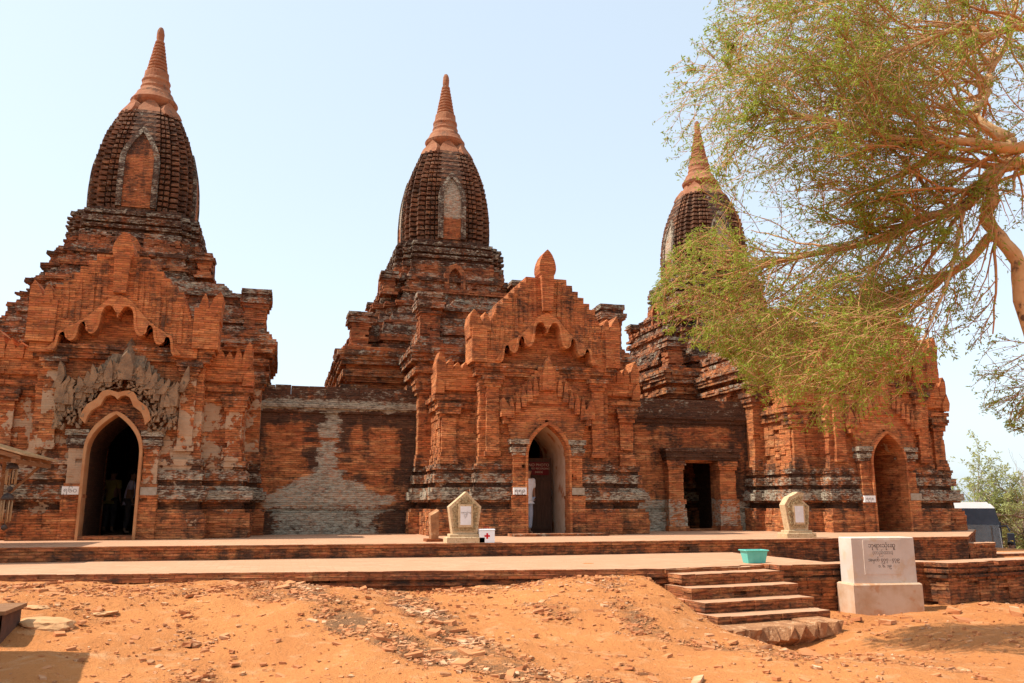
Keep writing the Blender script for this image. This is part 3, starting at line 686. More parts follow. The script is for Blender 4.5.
    for sx in (-1, 1):
        for sy in (-1, 1):
            ax, ay = TX + sx * (bh - .1), cy + sy * (bh - .1)
            courses(mb, rect(ax - .3, ax + .3, ay - .3, ay + .3), [(2.6, 2.9, .07, .03, .2, .2), (2.9, 4.8, 0, 0, 0, .05), (4.8, 5.0, .06, .1, .2, .25)], jit=.01)
    courses(mb, rect(TX - bh, TX + bh, cy - bh, cy + bh), [(4.4, 5.1, 0, 0, 0, .03), (5.1, 5.25, .1, .14, .1, .2), (5.25, 5.45, .22, .24, .25, .2), (5.45, 5.6, .12, .12, 0, .15), (5.6, 5.85, .26, .36, .3, .2), (5.85, 6.0, .4, .4, .3, .3), (6.0, 6.12, .28, .24, .2, .2)], miss=.03)
    mb.build('body', T)
    mb = MB(('brick_roof',)); wl_ = .3
    def red(hw, a=.22):          # redented square
        b = hw * (1 - a); c_ = hw * (1 - a * 2)
        q = [(hw, -c_), (hw, c_), (b, c_), (b, b), (c_, b), (c_, hw)]
        pts = []
        for k in range(4):
            ca, sa = math.cos(k * math.pi / 2), math.sin(k * math.pi / 2)
            pts += [(TX + x * ca - y * sa, cy + x * sa + y * ca) for x, y in q]
        return pts
    w_ = 0 if left else .28; rp = [(6.12, 6.3, 3.1 + w_, 3.05 + w_), (6.3, 6.42, 2.9 + w_, 2.9 + w_), (6.42, 6.62, 3.08 + w_, 3.05 + w_), (6.62, 7.0, 2.98 + w_, 2.85 + w_), (7.0, 7.12, 2.92 + w_ * .8, 2.92 + w_ * .7), (7.12, 7.4, 2.66 + w_ * .7, 2.6 + w_ * .6), (7.4, 7.5, 2.74, 2.74), (7.5, 7.8, 2.5, 2.45), (7.8, 7.95, 2.58, 2.6), (7.95, 8.35, 2.4, 2.2), (8.35, 8.5, 2.3, 2.32), (8.5, 8.8, 2.12, 2.1), (8.8, 8.92, 2.2, 2.2), (8.92, 9.2, 2.05, 1.92), (9.2, 9.55, 1.86, 1.84), (9.55, 9.75, 1.84, 1.84),
          (9.75, 9.9, 1.72, 1.72), (9.9, 10.02, 1.83, 1.84), (10.02, 10.12, 1.7, 1.7), (10.12, 10.34, 1.82, 1.84), (10.34, 10.45, 1.68, 1.68), (10.45, 10.6, 1.78, 1.76), (10.6, 10.74, 1.64, 1.62)]
    zm = lambda z: 6.12 + (z - 6.12) * (8.75 - 6.12) / (8.92 - 6.12) if z < 8.92 else 8.75 + (z - 8.92) * (10.2 - 8.75) / (10.74 - 8.92)
    rp = [(zm(a), zm(b), c_, d) for a, b, c_, d in rp]
    courses(mb, red(3.0, .13), [(a, b, c_ - 3.0, d - 3.0, .28 if k % 2 else .12, .12 + (.2 if k % 3 == 0 else 0) + (.3 if a > 9.3 else 0)) for k, (a, b, c_, d) in enumerate(rp)], ch=.075, seg=.24, jit=.028, miss=.05, sc=(TX, cy, 3.0))
    mb.build('roof_terraces', T)
    # small niches on the terraces
    for sx, sy in ((0, -1), (1, 0), (-1, 0)):
        mb = MB(('brick_roof',)); hw, yy = .3, 2.2
        A = [(-.2, 8.4), (-.2, 8.85), (-.12, 9.02), (0, 9.1), (.12, 9.02), (.2, 8.85), (.2, 8.4)]; B = [(-.34, 8.4), (-.34, 8.95), (-.2, 9.16), (0, 9.26), (.2, 9.16), (.34, 8.95), (.34, 8.4)]
        mb.strip(A, B, 0, .25)
        ang = math.atan2(sx, -sy)
        mb.v = [(TX + x * math.cos(ang) - (y - yy) * -math.sin(ang) * -1, cy + x * math.sin(ang) + (y - yy) * math.cos(ang), z) for x, y, z in mb.v]
        mb.build('niche', T)
    for sx in (-1, 1):
        for sy in (-1, 1):
            if left and sx < 0: continue
            turret(TX + sx * (2.78 + w_), cy + sy * (2.78 + w_), 6.1, 7.2, .26); turret(TX + sx * 2.12, cy + sy * 2.12, 8.05, 8.8, .18)
    # curved tower with stacked ribs
    mb = MB(('brick_tower',))
    pl = [(1, -.36), (1, .36), (.90, .36), (.90, .39), (.965, .39), (.965, .465), (.915, .465), (.915, .49), (.955, .49), (.955, .57), (.85, .57), (.85, .60), (.885, .60), (.885, .74), (.76, .74), (.76, .76), (.74, .76), (.74, .885), (.60, .885), (.60, .85), (.57, .85), (.57, .955), (.49, .955), (.49, .915), (.465, .915), (.465, .965), (.39, .965), (.39, .90), (.36, .90), (.36, 1)]
    prof = [(10.2, 1.47), (10.6, 1.505), (11.05, 1.51), (11.6, 1.48), (12.1, 1.42), (12.6, 1.32), (13.05, 1.18), (13.45, 1.02), (13.72, .90)]
    def tw(z):
        for (a, ra), (b, rb) in zip(prof, prof[1:]):
            if a <= z <= b: return ra + (rb - ra) * (z - a) / (b - a)
        return prof[-1][1]
    full = []
    for k in range(4):
        ca, sa = math.cos(k * math.pi / 2), math.sin(k * math.pi / 2)
        for i, (x, y) in enumerate(pl): full.append((x * ca - y * sa, x * sa + y * ca, 1 if i in (0, 1, 13) or i == 0 else 0))
    # subdivide long edges
    fine = []
    for i in range(len(full)):
        a, b = full[i], full[(i + 1) % len(full)]; L_ = math.hypot(b[0] - a[0], b[1] - a[1]); m = max(1, int(L_ / .1))
        for s_ in range(m): fine.append((a[0] + (b[0] - a[0]) * s_ / m, a[1] + (b[1] - a[1]) * s_ / m))
    rows = 20; prev = None; zz = 10.2; step = (13.72 - 10.2) / rows
    def ring(z, k_in, soot_shade):
        mb.cur = (.12, soot_shade, 0); w_ = tw(min(13.72, z)); out = []
        for x, y in fine:
            mid = max(abs(x), abs(y)) > .99 and min(abs(x), abs(y)) < .35
            kk = 1.0 if mid else k_in; kk += rnd.uniform(-.010, .010)
            out.append(mb.V((TX + x * w_ * kk, cy + y * w_ * kk, z + rnd.uniform(-.012, .012))))
        return out
    def link(a, b):
        L_ = len(a)
        for q in range(L_): mb.F((a[q], a[(q + 1) % L_], b[(q + 1) % L_], b[q]))
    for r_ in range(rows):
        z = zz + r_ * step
        for dz, kin, so in ((0, .90, .6), (.36 * step, .91, .55), (.38 * step, 1.0, .0), (.97 * step, 1.014, .1)):  # recessed rows darker than the rib faces
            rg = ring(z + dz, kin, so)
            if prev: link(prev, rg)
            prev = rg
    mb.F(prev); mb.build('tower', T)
    for k in range(4):
        ca, sa = math.cos(k * math.pi / 2), math.sin(k * math.pi / 2)
        ztop = 12.75 if k != 3 or not left else 13.0
        def hwid(z, w0): return w0 if z < 11.8 else w0 * max(0.0, 1 - ((z - 11.8) / (ztop - 11.8)) ** 1.6)
        mb = MB(('brick_tower', 'brick_roof')); zs_ = [10.3 + (ztop - 10.3) * j / 22 for j in range(23)]
        mb.m = 0; mb.cur = (.3, .35, 0)
        for sgn in (-1, 1):
            rw = []
            for z in zs_:
                w1 = hwid(z, .46 if not left else .56); w0_ = max(0, w1 - .16); d1 = tw(z) + (.12 if k == 3 else .05); d0 = tw(z) - .05
                qd = [(sgn * w1, d0), (sgn * w1, d1), (sgn * w0_, d1), (sgn * w0_, d0)]
                rw.append([mb.V((TX + d * ca - x * sa, cy + d * sa + x * ca, z)) for x, d in qd])
            for a, b in zip(rw, rw[1:]):
                for j in range(4): mb.F((a[j], a[(j + 1) % 4], b[(j + 1) % 4], b[j]))
            mb.F(rw[0]); mb.F(rw[-1])
        mb.m = 1; rw = []
        for z in zs_:
            w0_ = hwid(z, .32 if not left else .42); d1 = tw(z) + (.05 if k == 3 else .02); mb.cur = (.05 if left else (.55 if z > 11.0 else 0), .05 if z < 11.9 else .35, 0)
            rw.append([mb.V((TX + d1 * ca - x * sa, cy + d1 * sa + x * ca, z)) for x in (-w0_, 0, w0_)])
        for a, b in zip(rw, rw[1:]):
            for j in range(2): mb.F((a[j], a[j + 1], b[j + 1], b[j]))
        mb.build('tower_niche', T)
    # petals, lotus ring and spire
    for k in range(8):
        a = k * math.pi / 4; mb = MB(('terracotta',)); r_ = .90 if k % 2 == 0 else 1.02
        hw = .33 if k % 2 == 0 else .32; hh = .62 if k % 2 == 0 else .56
        out = [(-hw, 0), (hw, 0), (hw * .95, hh * .35), (hw * .6, hh * .7), (0, hh), (-hw * .6, hh * .7), (-hw * .95, hh * .35)]
        fr, bk = [], []
        for x, z in out:
            for (lst, dr) in ((fr, .0), (bk, -.24)):
                rr = r_ + dr - z * .55 + (.06 if abs(x) < .01 and z > .1 else 0)
                lst.append(mb.V((TX + rr * math.cos(a) - x * math.sin(a), cy + rr * math.sin(a) + x * math.cos(a), 13.66 + z)))
        mb.F(fr); mb.F(bk[::-1])
        for j in range(7): mb.F((fr[j], bk[j], bk[(j + 1) % 7], fr[(j + 1) % 7]))
        mb.build('petal', T)
    mb = MB(('terracotta',)); mb.sm = False
    sp = [(.52, 13.95), (.50, 14.2), (.52, 14.32), (.62, 14.42), (.69, 14.5), (.72, 14.58), (.66, 14.66), (.62, 14.72), (.58, 14.78), (.55, 14.86), (.47, 14.95), (.45, 15.0), (.46, 15.06), (.43, 15.12), (.42, 15.2), (.44, 15.26), (.42, 15.32), (.385, 15.36), (.37, 15.5), (.36, 15.58), (.31, 15.62)]
    n_ = 9
    for j in range(n_):
        z = 15.63 + j * .112; r_ = .30 - j * .0205
        sp += [(r_ - .028, z), (r_ + .012, z + .03), (r_ + .012, z + .085), (r_ - .024, z + .108)]
    sp += [(.105, 16.66), (.118, 16.76), (.118, 16.88), (.10, 17.0), (.06, 17.09), (.01, 17.12)]
    sp = [(r_, 13.68 + (z - 13.95) * (17.12 - 13.68) / (17.12 - 13.95)) for r_, z in sp]
    mb.lathe(sp, TX, cy, 26, .006); mb.build('spire', T)
    return T
TL = temple('l', -3.52, -4.57, 27.0, 'left brick temple with grey stuccoed flame arch over its dark doorway', 'left')
TM = temple('m', 6.42, 5.10, 27.45, 'middle brick temple with clear stepped gable and white plaster inside its doorway', 'mid')
TR = temple('r', 16.48, 15.78, 28.4, 'brick temple half hidden by the acacia branches, its doorway walled up inside', 'right')

# ------------------------------------------------------------------ linking walls
def link_wall(x0, x1, y0, y1, lichf, hole=None):
    mb = MB(('brick',))
    ivs = (lambda z: [(x0, hole[0]), (hole[1], x1)] if z < hole[2] else [(x0, x1)]) if hole else (lambda z: [(x0, x1)])
    for (a, b, o, ch) in ((FL - .1, 1.40, .14, .1), (1.40, 1.5, .02, .1), (1.5, 1.9, .06, .08), (1.9, 2.05, .02, .08), (2.05, 3.98, 0, .13), (3.98, 4.1, .06, .06), (4.1, 4.2, .13, .1), (4.2, 4.44, .08, .12)):
        h_ = (hole[0] , hole[1]) if hole else None
        brickwork(mb, ivs, a, b, y0 - o, y1, ch, .3, .010, wear_tone=lichf)
    x = x0
    while x < x1 - .05:
        nx_ = min(x1, x + rnd.uniform(.36, .5)); mb.cur = (.25, .62, 0); mb.box(x + .004, nx_ - .004, y0 - .06 + rnd.uniform(-.012, .012), y1, 4.44, 4.68 + rnd.uniform(-.012, .012)); x = nx_
    return mb
def lichL(x, z):
    c_ = 1.17; d = abs(x - c_)
    l = 0
    if z > 4.0: return (.62 if 4.05 < z < 4.3 else .3, .5, 0)
    hw = .2 if z > 2.5 else (.2 + (2.5 - z) * 2.0 if z > 1.85 else 1.75)
    l = (.95 if d < hw * .8 else .6) if d < hw and z > 1.35 else 0
    if z <= 1.4: l = .6 if d < 1.3 else .12
    if 1.44 < z < 1.62: l *= .5
    so = .1 + (.45 if z > 3.7 else 0) + (.5 if .12 < d - hw < .32 and z > 2.2 else 0) + (.32 if z < 1.5 else 0) + (.3 if d > 1.75 else 0)
    return (l, so, 0)
W1 = link_wall(-.62, 3.52, 22.3, 23.0, lichL)
W1.a = [lichL(x + .12 * mnoise.noise((x * 2, z * 2, 3)), z + .1 * mnoise.noise((x * 2.5, z * 2.5, 9))) if z < 4.43 else a for (x, y, z), a in zip(W1.v, W1.a)]
wo = thing('linking_wall', (1.45, 22.3, FL), 'blank brick wall with a pale lichen patch, between the left and middle temples', 'wall'); W1.build('masonry', wo)
def lichR(x, z):
    so = .12 + (.75 if z > 3.85 else 0) + (.35 if x > 13.0 else 0) + (.22 if z < 1.5 else 0); l = .62 if z < 1.75 and (x < 11.0 or 12.4 < x < 13.6) else (.2 if z > 4.1 else 0)
    if 10.9 < x < 11.25 and z > 2: so += .3
    return (l, so, 0)
W2 = link_wall(9.25, 13.65, 22.3, 22.62, lichR, (11.24, 12.46, 2.84))
wo2 = thing('linking_wall', (11.5, 22.3, FL), 'brick wall with a square dark doorway, between the middle and right temples', 'wall'); W2.a = [lichR(x, z + .1 * mnoise.noise((x * 2.5, z * 2.5, 9))) if z < 4.43 else a for (x, y, z), a in zip(W2.v, W2.a)]; W2.build('masonry', wo2)
for a, b in ((10.80, 11.26), (12.44, 12.96)):
    q = MB(('brick_carved',)); courses(q, rect(a, b, 22.02, 22.4), [(FL - .05, 1.0, .09, .09, .2, .2), (1.0, 1.75, .06, .05, .5, .1), (1.75, 2.6, 0, 0, 0, .02), (2.6, 2.72, .03, .03, .1, .2), (2.72, 2.86, .06, .06, .2, .3)], jit=.012); q.build('door_pier', wo2)
q = MB(('brick',)); q.cur = (.1, .75, 0); courses(q, rect(10.74, 13.06, 21.98, 22.4), [(2.88, 2.96, .0, .0, .1, .7), (2.96, 3.12, .04, .04, .1, .8), (3.12, 3.22, .07, .07, .2, .6)], jit=.015); q.build('lintel', wo2)
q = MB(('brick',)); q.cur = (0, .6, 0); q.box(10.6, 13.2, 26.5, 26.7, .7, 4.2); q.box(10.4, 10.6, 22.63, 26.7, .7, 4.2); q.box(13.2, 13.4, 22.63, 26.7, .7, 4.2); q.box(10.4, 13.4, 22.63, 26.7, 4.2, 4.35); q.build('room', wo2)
q = MB(('brick_kerb',)); q.box(11.27, 12.43, 22.1, 22.6, FL, FL + .06); q.build('threshold', wo2)

# stone thresholds of the doors
q = MB(('brick_kerb',)); courses(q, rect(5.35, 7.75, 19.1, 19.72), [(FL - .02, FL + .06, 0, 0, .3, .2)], jit=.02); q.build('threshold', TM)
q = MB(('brick_kerb',)); courses(q, rect(-4.05, -2.98, 19.62, 19.95), [(FL - .02, FL + .09, 0, 0, 0, .1)], jit=.01); q.build('threshold', TL)

# open door leaf with a red notice (middle temple)
dl = MB(('dark_wood',)); dl.box(6.16, 6.86, 20.86, 20.91, FL + .02, 2.80)
for k in range(3): dl.box(6.22, 6.80, 20.835, 20.86, FL + .12 + k * .62, FL + .2 + k * .62)
dleaf = dl.build('door_leaf', TM)
hd = MB(('metal_dark',)); hd.sm = True; hd.tube([(6.83, 20.80, 1.78), (6.83, 20.76, 1.83), (6.83, 20.76, 1.95), (6.83, 20.80, 2.0)], .014); hd.build('handle', dleaf)
ns = MB(('sign_red',)); ns.box(-.27, .27, -.012, 0, -.165, .165)
nsg = thing('notice_sign', (6.50, 20.825, 2.53), 'dark red notice with white lettering fixed to the door leaf of the middle temple', 'sign'); ns.build('board', nsg, True)
for k, (tx, s_) in enumerate((('NO PHOTO', .105), ('VIDEO RECORDING', .066), ('INSIDE', .072))):
    text_mesh('lettering', tx, s_, 'plate_faded', nsg, (0, -.014, .09 - k * .092))

# number plates by the doors
def plate(x, y, z, txt, label, faded=False, w_=.33, h_=.17):
    e = thing('number_plate', (x, y, z), label, 'plate', 'plates beside the temple doors')
    q = MB(('plate_faded' if faded else 'plate',)); q.box(-w_ / 2, w_ / 2, -.03, .03, -h_ / 2, h_ / 2); q.build('slab', e, True)
    if txt: text_mesh('numeral', txt, .13, 'ink' if txt == '၅၅၉' else 'ink_grey', e, (0, -.032, 0), 0, 'CENTER', .0015)
plate(6.42 - .755, 19.71, 1.93, '၅၅၉', 'white plate with dark numerals left of the middle temple doorway')
plate(6.42 + .755, 19.71, 1.93, '', 'weathered grey plate right of the middle temple doorway', True)
plate(-3.52 - .77, 19.71, 1.90, '၅၆၀', 'white plate with faint numerals left of the doorway with the grey stucco arch')
plate(-3.52 + .77, 19.71, 1.89, '', 'weathered grey plate right of the doorway with the grey stucco arch', True)
plate(16.48 - .77, 19.71, 1.76, '၅၅၈', 'white plate left of the walled-up doorway under the acacia', w_=.36, h_=.18)
plate(16.48 + .77, 19.71, 1.82, '', 'weathered grey plate right of the walled-up doorway under the acacia', True, .36, .19)

# ------------------------------------------------------------------ stairs
stt = thing('brick_steps', (7.1, 11.8, -.25), 'worn brick steps up to the terrace with a rough stone slab at the foot', 'steps', None, R(8.5))
def lx(x, y):                              # world -> steps-local plan (before rotation)
    return x - 7.1, y - 11.8
defs = [(.44, .585, 12.62), (.30, .535, 12.22), (.14, .36, 11.88), (-.02, .19, 11.52), (-.2, .035, 11.16)]
for k, (zb, zt, yf) in enumerate(defs):
    q = MB(('brick_kerb', 'paving')); x0, x1 = (-1.08, 1.02 if k else .85)
    yb_ = 13.0
    xo = (yf - 11.8) * .15 + .02
    courses(q, rect(xo + x0 + rnd.uniform(-.04, .04), xo + x1 - (4 - k) * .02, yf - 11.8, yb_ - 11.8), [(zb + .25 - .6, zt + .25 - .066, 0, 0, .05, .2), (zt + .25 - .066, zt + .25, .012, .012, 0, 0)], ch=.066, seg=.24, jit=.014, cap_mat=1, miss=.02)
    q.build('step', stt, True)
q = MB(('slab_rock',)); q.sm = False
def rough_slab(q, x0, x1, y0, y1, z0, z1, n=9, jit=.05):
    top, bot = [], []
    per = [(x0 + (x1 - x0) * k / n, y0) for k in range(n)] + [(x1, y0 + (y1 - y0) * k / 2) for k in range(2)] + [(x1 - (x1 - x0) * k / n, y1) for k in range(n)] + [(x0, y1 - (y1 - y0) * k / 2) for k in range(2)]
    mid = []
    for x, y in per:
        top.append(q.V((x + rnd.uniform(-jit, jit) * .5, y + rnd.uniform(-jit, jit), z1 + rnd.uniform(-.012, .012))))
        mid.append((x + rnd.uniform(-jit, jit) * .6, y + rnd.uniform(-jit, jit * .2), (z0 + z1) / 2 + rnd.uniform(-.03, .03)))
        bot.append((x + rnd.uniform(-jit, jit) * .6, y + (jit if y == y0 else 0) * rnd.uniform(.8, 2.6), z0))
    md = [q.V(p) for p in mid]; bt = [q.V(p) for p in bot]; L_ = len(per)
    q.F(top)
    for k in range(L_):
        j = (k + 1) % L_; q.F((md[k], md[j], top[j], top[k])); q.F((bt[k], bt[j], md[j], md[k]))
rough_slab(q, -1.62, .12, -1.12, -.3, -.16, .18, 22, .09); rough_slab(q, .14, .70, -1.12, -.3, -.16, .20, 8, .07)
q.build('foot_slab', stt, True)

# ------------------------------------------------------------------ white inscription block
mon = thing('inscription_block', (9.70, 12.2, -.16), 'whitewashed block with painted inscription standing on the dirt right of the steps', 'monument', None, R(-6))
q = MB(('whitewash_dirty',))
def bevel_box(q, x0, x1, y0, y1, z0, z1, b=.02):
    P_ = []
    for z, i in ((z0, 0), (z1 - b, 0), (z1, b)):
        P_.append([q.V((x0 + i, y0 + i, z)), q.V((x1 - i, y0 + i, z)), q.V((x1 - i, y1 - i, z)), q.V((x0 + i, y1 - i, z))])
    for a, b_ in zip(P_, P_[1:]):
        for k in range(4): q.F((a[k], a[(k + 1) % 4], b_[(k + 1) % 4], b_[k]))
    q.F(P_[-1]); q.F(P_[0][::-1])
bevel_box(q, -.615, .615, -.36, .14, -.1, .50, .025); q.build('base', mon, True)
q = MB(('whitewash',)); bevel_box(q, -.555, .575, -.29, .09, .50, 1.23, .012); blk = q.build('block', mon, True)
q = MB(('whitewash',)); q.box(-.355, .335, -.302, -.288, .64, 1.19); q.build('panel', mon, True)
for k, (tx, s_) in enumerate((('ဘုရားသုံးဆူ', .095), ('(တည်ထား)', .078), ('အမှတ် ၄၇၇ - ၄၇၉', .072), ('၁. ၆. ၁၉', .066))):
    text_mesh('lettering', tx, s_, 'ink_grey' if k == 1 else 'ink', mon, (-.02 + .01 * k, -.3025, (1.10, .985, .87, .77)[k]), 0, 'CENTER', .002)

# ------------------------------------------------------------------ carved stone stelae
def stele(loc, label, broken):
    e = thing('stone_stele', loc, label, 'stele')
    q = MB(('sandstone',)); bevel_box(q, -.38, .38, -.2, .2, -.01, .11, .01); bevel_box(q, -.31, .31, -.15, .15, .11, .17, .01); q.build('plinth', e, True)
    out = [(-.25, .17), (.25, .17), (.33, .70), (.02, 1.0), (-.33, .70)]
    if broken: out = [(-.24, .17), (.24, .17), (.31, .70), (.12, .86), (.20, 1.0), (.04, 1.03), (-.10, .95), (-.2, .92), (-.33, .74)]
    q = MB(('sandstone',)); q.extr(out, -.10, .12); body = q.build('stone', e, True)
    q = MB(('stone_carved',)); cx_, cz_ = 0, .55
    inn = [((x - cx_) * .83, cz_ + (z - cz_) * .84) for x, z in out]
    q.extr(inn, -.118, -.09)
    for k in range(70):
        x, z = rnd.uniform(-.24, .24), rnd.uniform(.26, .86)
        if abs(x) < .15 and .34 < z < .74: continue
        if abs(x) > .26 - max(0, z - .68) * .9: continue
        if broken and z > .8: continue
        flame(q, x, z - .025, .035, .055, -.135, -.11, rnd.uniform(-.02, .02))
    q.build('carved_border', e, True)
    q = MB(('sandstone',)); q.box(-.145, .145, -.150, -.11, .30, .75); q.build('tablet_frame', e, True)
    q = MB(('marble',)); q.box(-.108, .108, -.158, -.14, .345, .71); tb = q.build('tablet', e, True)
    if not broken: text_mesh('lettering', 'ဘုရားသုံးဆူ\nပုထိုး\nပုဂံ', .042, 'ink_grey', e, (0, -.1595, .545), 0, 'CENTER', .001)
stele((3.60, 16.58, FL), 'pointed stone stele with carved border and white tablet, beside the first aid box', False)
stele((11.45, 16.92, FL), 'stone stele with broken top and white tablet on the terrace left of the walled-up doorway', True)
# small carved brick post behind the stele
q = MB(('slab_rock', 'brick_kerb')); q.m = 1; q.box(2.92, 3.26, 17.0, 17.4, FL - .01, FL + .06); q.m = 0
q.hull8([(3.02, 17.02, FL + .06), (3.17, 17.02, FL + .06), (3.17, 17.3, FL + .06), (3.02, 17.3, FL + .06), (3.0, 17.02, FL + .52), (3.17, 17.02, FL + .62), (3.17, 17.3, FL + .66), (3.0, 17.3, FL + .56)])
single(q, 'brick_post', (3.05, 17.2, FL), 'short slanted-top brick post half behind the pointed stele', 'post')
# first aid box
fb = thing('first_aid_box', (4.03, 16.48, FL), 'white first aid box with a red cross on the terrace edge', 'box')
q = MB(('white_paint',)); bevel_box(q, -.155, .155, -.1, .1, 0, .235, .01); q.build('case', fb, True)
q = MB(('white_paint',)); bevel_box(q, -.162, .162, -.107, .107, .237, .265, .01); q.build('lid', fb, True)
q = MB(('red',)); q.box(-.018, .018, -.104, -.101, .075, .185); q.box(-.055, -.018, -.104, -.101, .112, .148); q.box(.018, .055, -.104, -.101, .112, .148); q.build('red_cross', fb, True)
q = MB(('red',)); q.sm = True; q.tube([(-.06, 0, .26), (-.05, 0, .30), (.05, 0, .30), (.06, 0, .26)], .009); q.build('handle', fb, True)
# teal plastic basket
bk = thing('plastic_basket', (8.06, 13.22, .605), 'small tapered turquoise plastic basket on the terrace at the top of the steps', 'basket', None, R(-6)); bk.scale = (.86, .86, .86)
q = MB(('teal',))
def ringp(hx, hy, z): return [(-hx, -hy, z), (hx, -hy, z), (hx, hy, z), (-hx, hy, z)]
A = [q.V(p) for p in ringp(.18, .13, .0)]; B = [q.V(p) for p in ringp(.225, .165, .25)]; C_ = [q.V(p) for p in ringp(.215, .155, .25)]; D_ = [q.V(p) for p in ringp(.17, .12, .012)]
for a, b in ((A, B), (B, C_), (C_, D_)):
    for k in range(4): q.F((a[k], a[(k + 1) % 4], b[(k + 1) % 4], b[k]))
q.F(A[::-1]); q.F(D_); q.build('tub', bk, True)
q = MB(('teal',)); P_ = ringp(.238, .178, .25) ; q.tube([P_[0], P_[1], P_[2], P_[3], P_[0]], .014, 6); q.build('rim', bk, True)
q = MB(('teal',))
for sx in (-.07, .09): q.hull8([(sx - .012, -.14, .02), (sx + .012, -.14, .02), (sx + .012, -.12, .02), (sx - .012, -.12, .02), (sx - .012, -.172, .235), (sx + .012, -.172, .235), (sx + .012, -.15, .235), (sx - .012, -.15, .235)])
q.build('rib', bk, True)
q = MB(('bamboo',)); q.hull8([(-.02, -.08, .02), (.12, -.08, .02), (.12, .06, .02), (-.02, .06, .02), (0, -.06, .1), (.1, -.06, .09), (.1, .04, .12), (0, .04, .09)])
single(q, 'paper_scrap', (0, 0, 0), 'crumpled straw-coloured scrap lying inside the turquoise basket', 'litter').location = (8.06, 13.22, .605)

# ------------------------------------------------------------------ stall at the left and its chimes
SX = -.25
stl = thing('market_stall', (-6.6, 17.6, FL), 'open wooden stall with a slanting slatted roof at the left of the terrace', 'stall')
for (x, y) in ((-4.98, 17.0), (-4.98, 18.4), (-7.8, 17.0), (-7.8, 18.4)):
    q = MB(('wood',)); q.tube([(x, y, FL), (x + .01, y, 1.8), (x, y, 2.62 if x > -6 else 2.6)], .035, 8); q.build('post', stl)
q = MB(('thatch',))
for s, (xa, za_, xb, zb_) in enumerate(((-6.4, 3.12, -4.15, 2.46), (-6.4, 3.12, -8.6, 2.46))):
    for k in range(26):
        ya = 16.5 + k * .094; q.hull8([(xa, ya, za_), (xb, ya, zb_), (xb, ya + .088, zb_), (xa, ya + .088, za_), (xa, ya, za_ + .035), (xb, ya, zb_ + .03 + rnd.uniform(0, .01)), (xb, ya + .088, zb_ + .03), (xa, ya + .088, za_ + .035)])
q.build('roof', stl)
for y in (16.55, 17.2, 17.9, 18.6):
    q = MB(('wood',)); q.hull8([(-6.4, y, 3.02), (-4.22, y, 2.385), (-4.22, y + .05, 2.385), (-6.4, y + .05, 3.02), (-6.4, y, 3.105), (-4.22, y, 2.455), (-4.22, y + .05, 2.455), (-6.4, y + .05, 3.105)]); q.build('rafter', stl)
q = MB(('wood',)); q.box(-4.34, -4.27, 16.5, 18.9, 2.33, 2.40); q.box(-5.02, -4.95, 16.5, 18.9, 2.5, 2.58); q.box(-7.9, -4.3, 16.97, 17.03, 2.36, 2.42); q.build('beam', stl)
for y in (17.0, 18.4):
    q = MB(('wood',)); q.tube([(-4.98, y, 1.66), (-4.34, y, 2.36)], .028, 6); q.build('brace', stl)
for c_ in stl.children:
    c_.location.x += SX
def chime(x, y, ztop, length, n, label):
    e = thing('wind_chime', (x, y, ztop), label, 'wind chime', 'wind chimes under the stall roof')
    q = MB(('metal_dark',)); q.sm = True; q.tube([(0, 0, 0), (0, 0, -.18)], .005, 5); q.lathe([(.015, -.14), (.06, -.16), (.10, -.22), (.11, -.26), (.02, -.265)], 0, 0, 12); q.build('cap', e, True)
    for k in range(n):
        a = 2 * math.pi * k / n; q = MB(('bamboo',)); q.sm = True; L_ = length * (.86 + .14 * ((k * 37) % 5) / 5)
        q.tube([(.085 * math.cos(a), .085 * math.sin(a), -.27), (.085 * math.cos(a), .085 * math.sin(a), -.27 - L_)], .011, 6); q.build('tube', e, True)
    q = MB(('metal_dark',)); q.sm = True; q.tube([(0, 0, -.26), (0, 0, -.30 - length)], .004, 4); q.lathe([(.01, -.27 - length), (.05, -.3 - length), (.055, -.34 - length), (.01, -.38 - length)], 0, 0, 10); q.build('clapper', e, True)
chime(-4.68, 16.95, 2.50, .30, 6, 'upper bamboo wind chime hanging nearest the stall post under the roof edge')
chime(-4.66, 16.8, 1.95, .42, 7, 'longer bamboo wind chime hanging lowest at the left edge of the photo')
q = MB(('wood',)); 
# ------------------------------------------------------------------ vendor table and awning at the lower left (mostly outside the picture)
vt_ = thing('vendor_table', (-3.45, 10.3, .0), 'low wooden vendor table, only its corner showing at the lower left edge', 'table')
z0_ = gh(-2.7, 10.0)
q = MB(('wood',)); q.box(-4.3, -2.66, 9.95, 10.75, z0_ + .30, z0_ + .34); q.build('tabletop', vt_)
for x in (-4.2, -2.76):
    for y in (10.02, 10.64):
        q = MB(('cloth_dark',)); q.box(x - .05, x + .05, y - .05, y + .05, z0_ - .15, z0_ + .30); q.build('leg', vt_)
q = MB(('cloth_dark',)); q.box(-4.25, -2.70, 9.99, 10.02, z0_ + .0, z0_ + .30); q.box(-2.73, -2.70, 9.99, 10.7, z0_ + .0, z0_ + .30); q.build('skirt', vt_)
aw = thing('vendor_awning', (-4.4, 8.9, 0), 'cloth vendor awning on four poles casting the shadow at the lower left corner', 'awning')
q = MB(('cloth_dark',)); nxa, nya = 10, 8; gr_ = []
AX0, AX1, AY0, AY1, AZ = -6.2, -2.8, 7.4, 9.85, 1.95
for j in range(nya + 1):
    for i in range(nxa + 1):
        u, v = i / nxa, j / nya; gr_.append(q.V((AX0 + (AX1 - AX0) * u - .12 * v * u, AY0 + (AY1 - AY0) * v, AZ - .10 * math.sin(math.pi * u) * math.sin(math.pi * v))))
W_ = nxa + 1
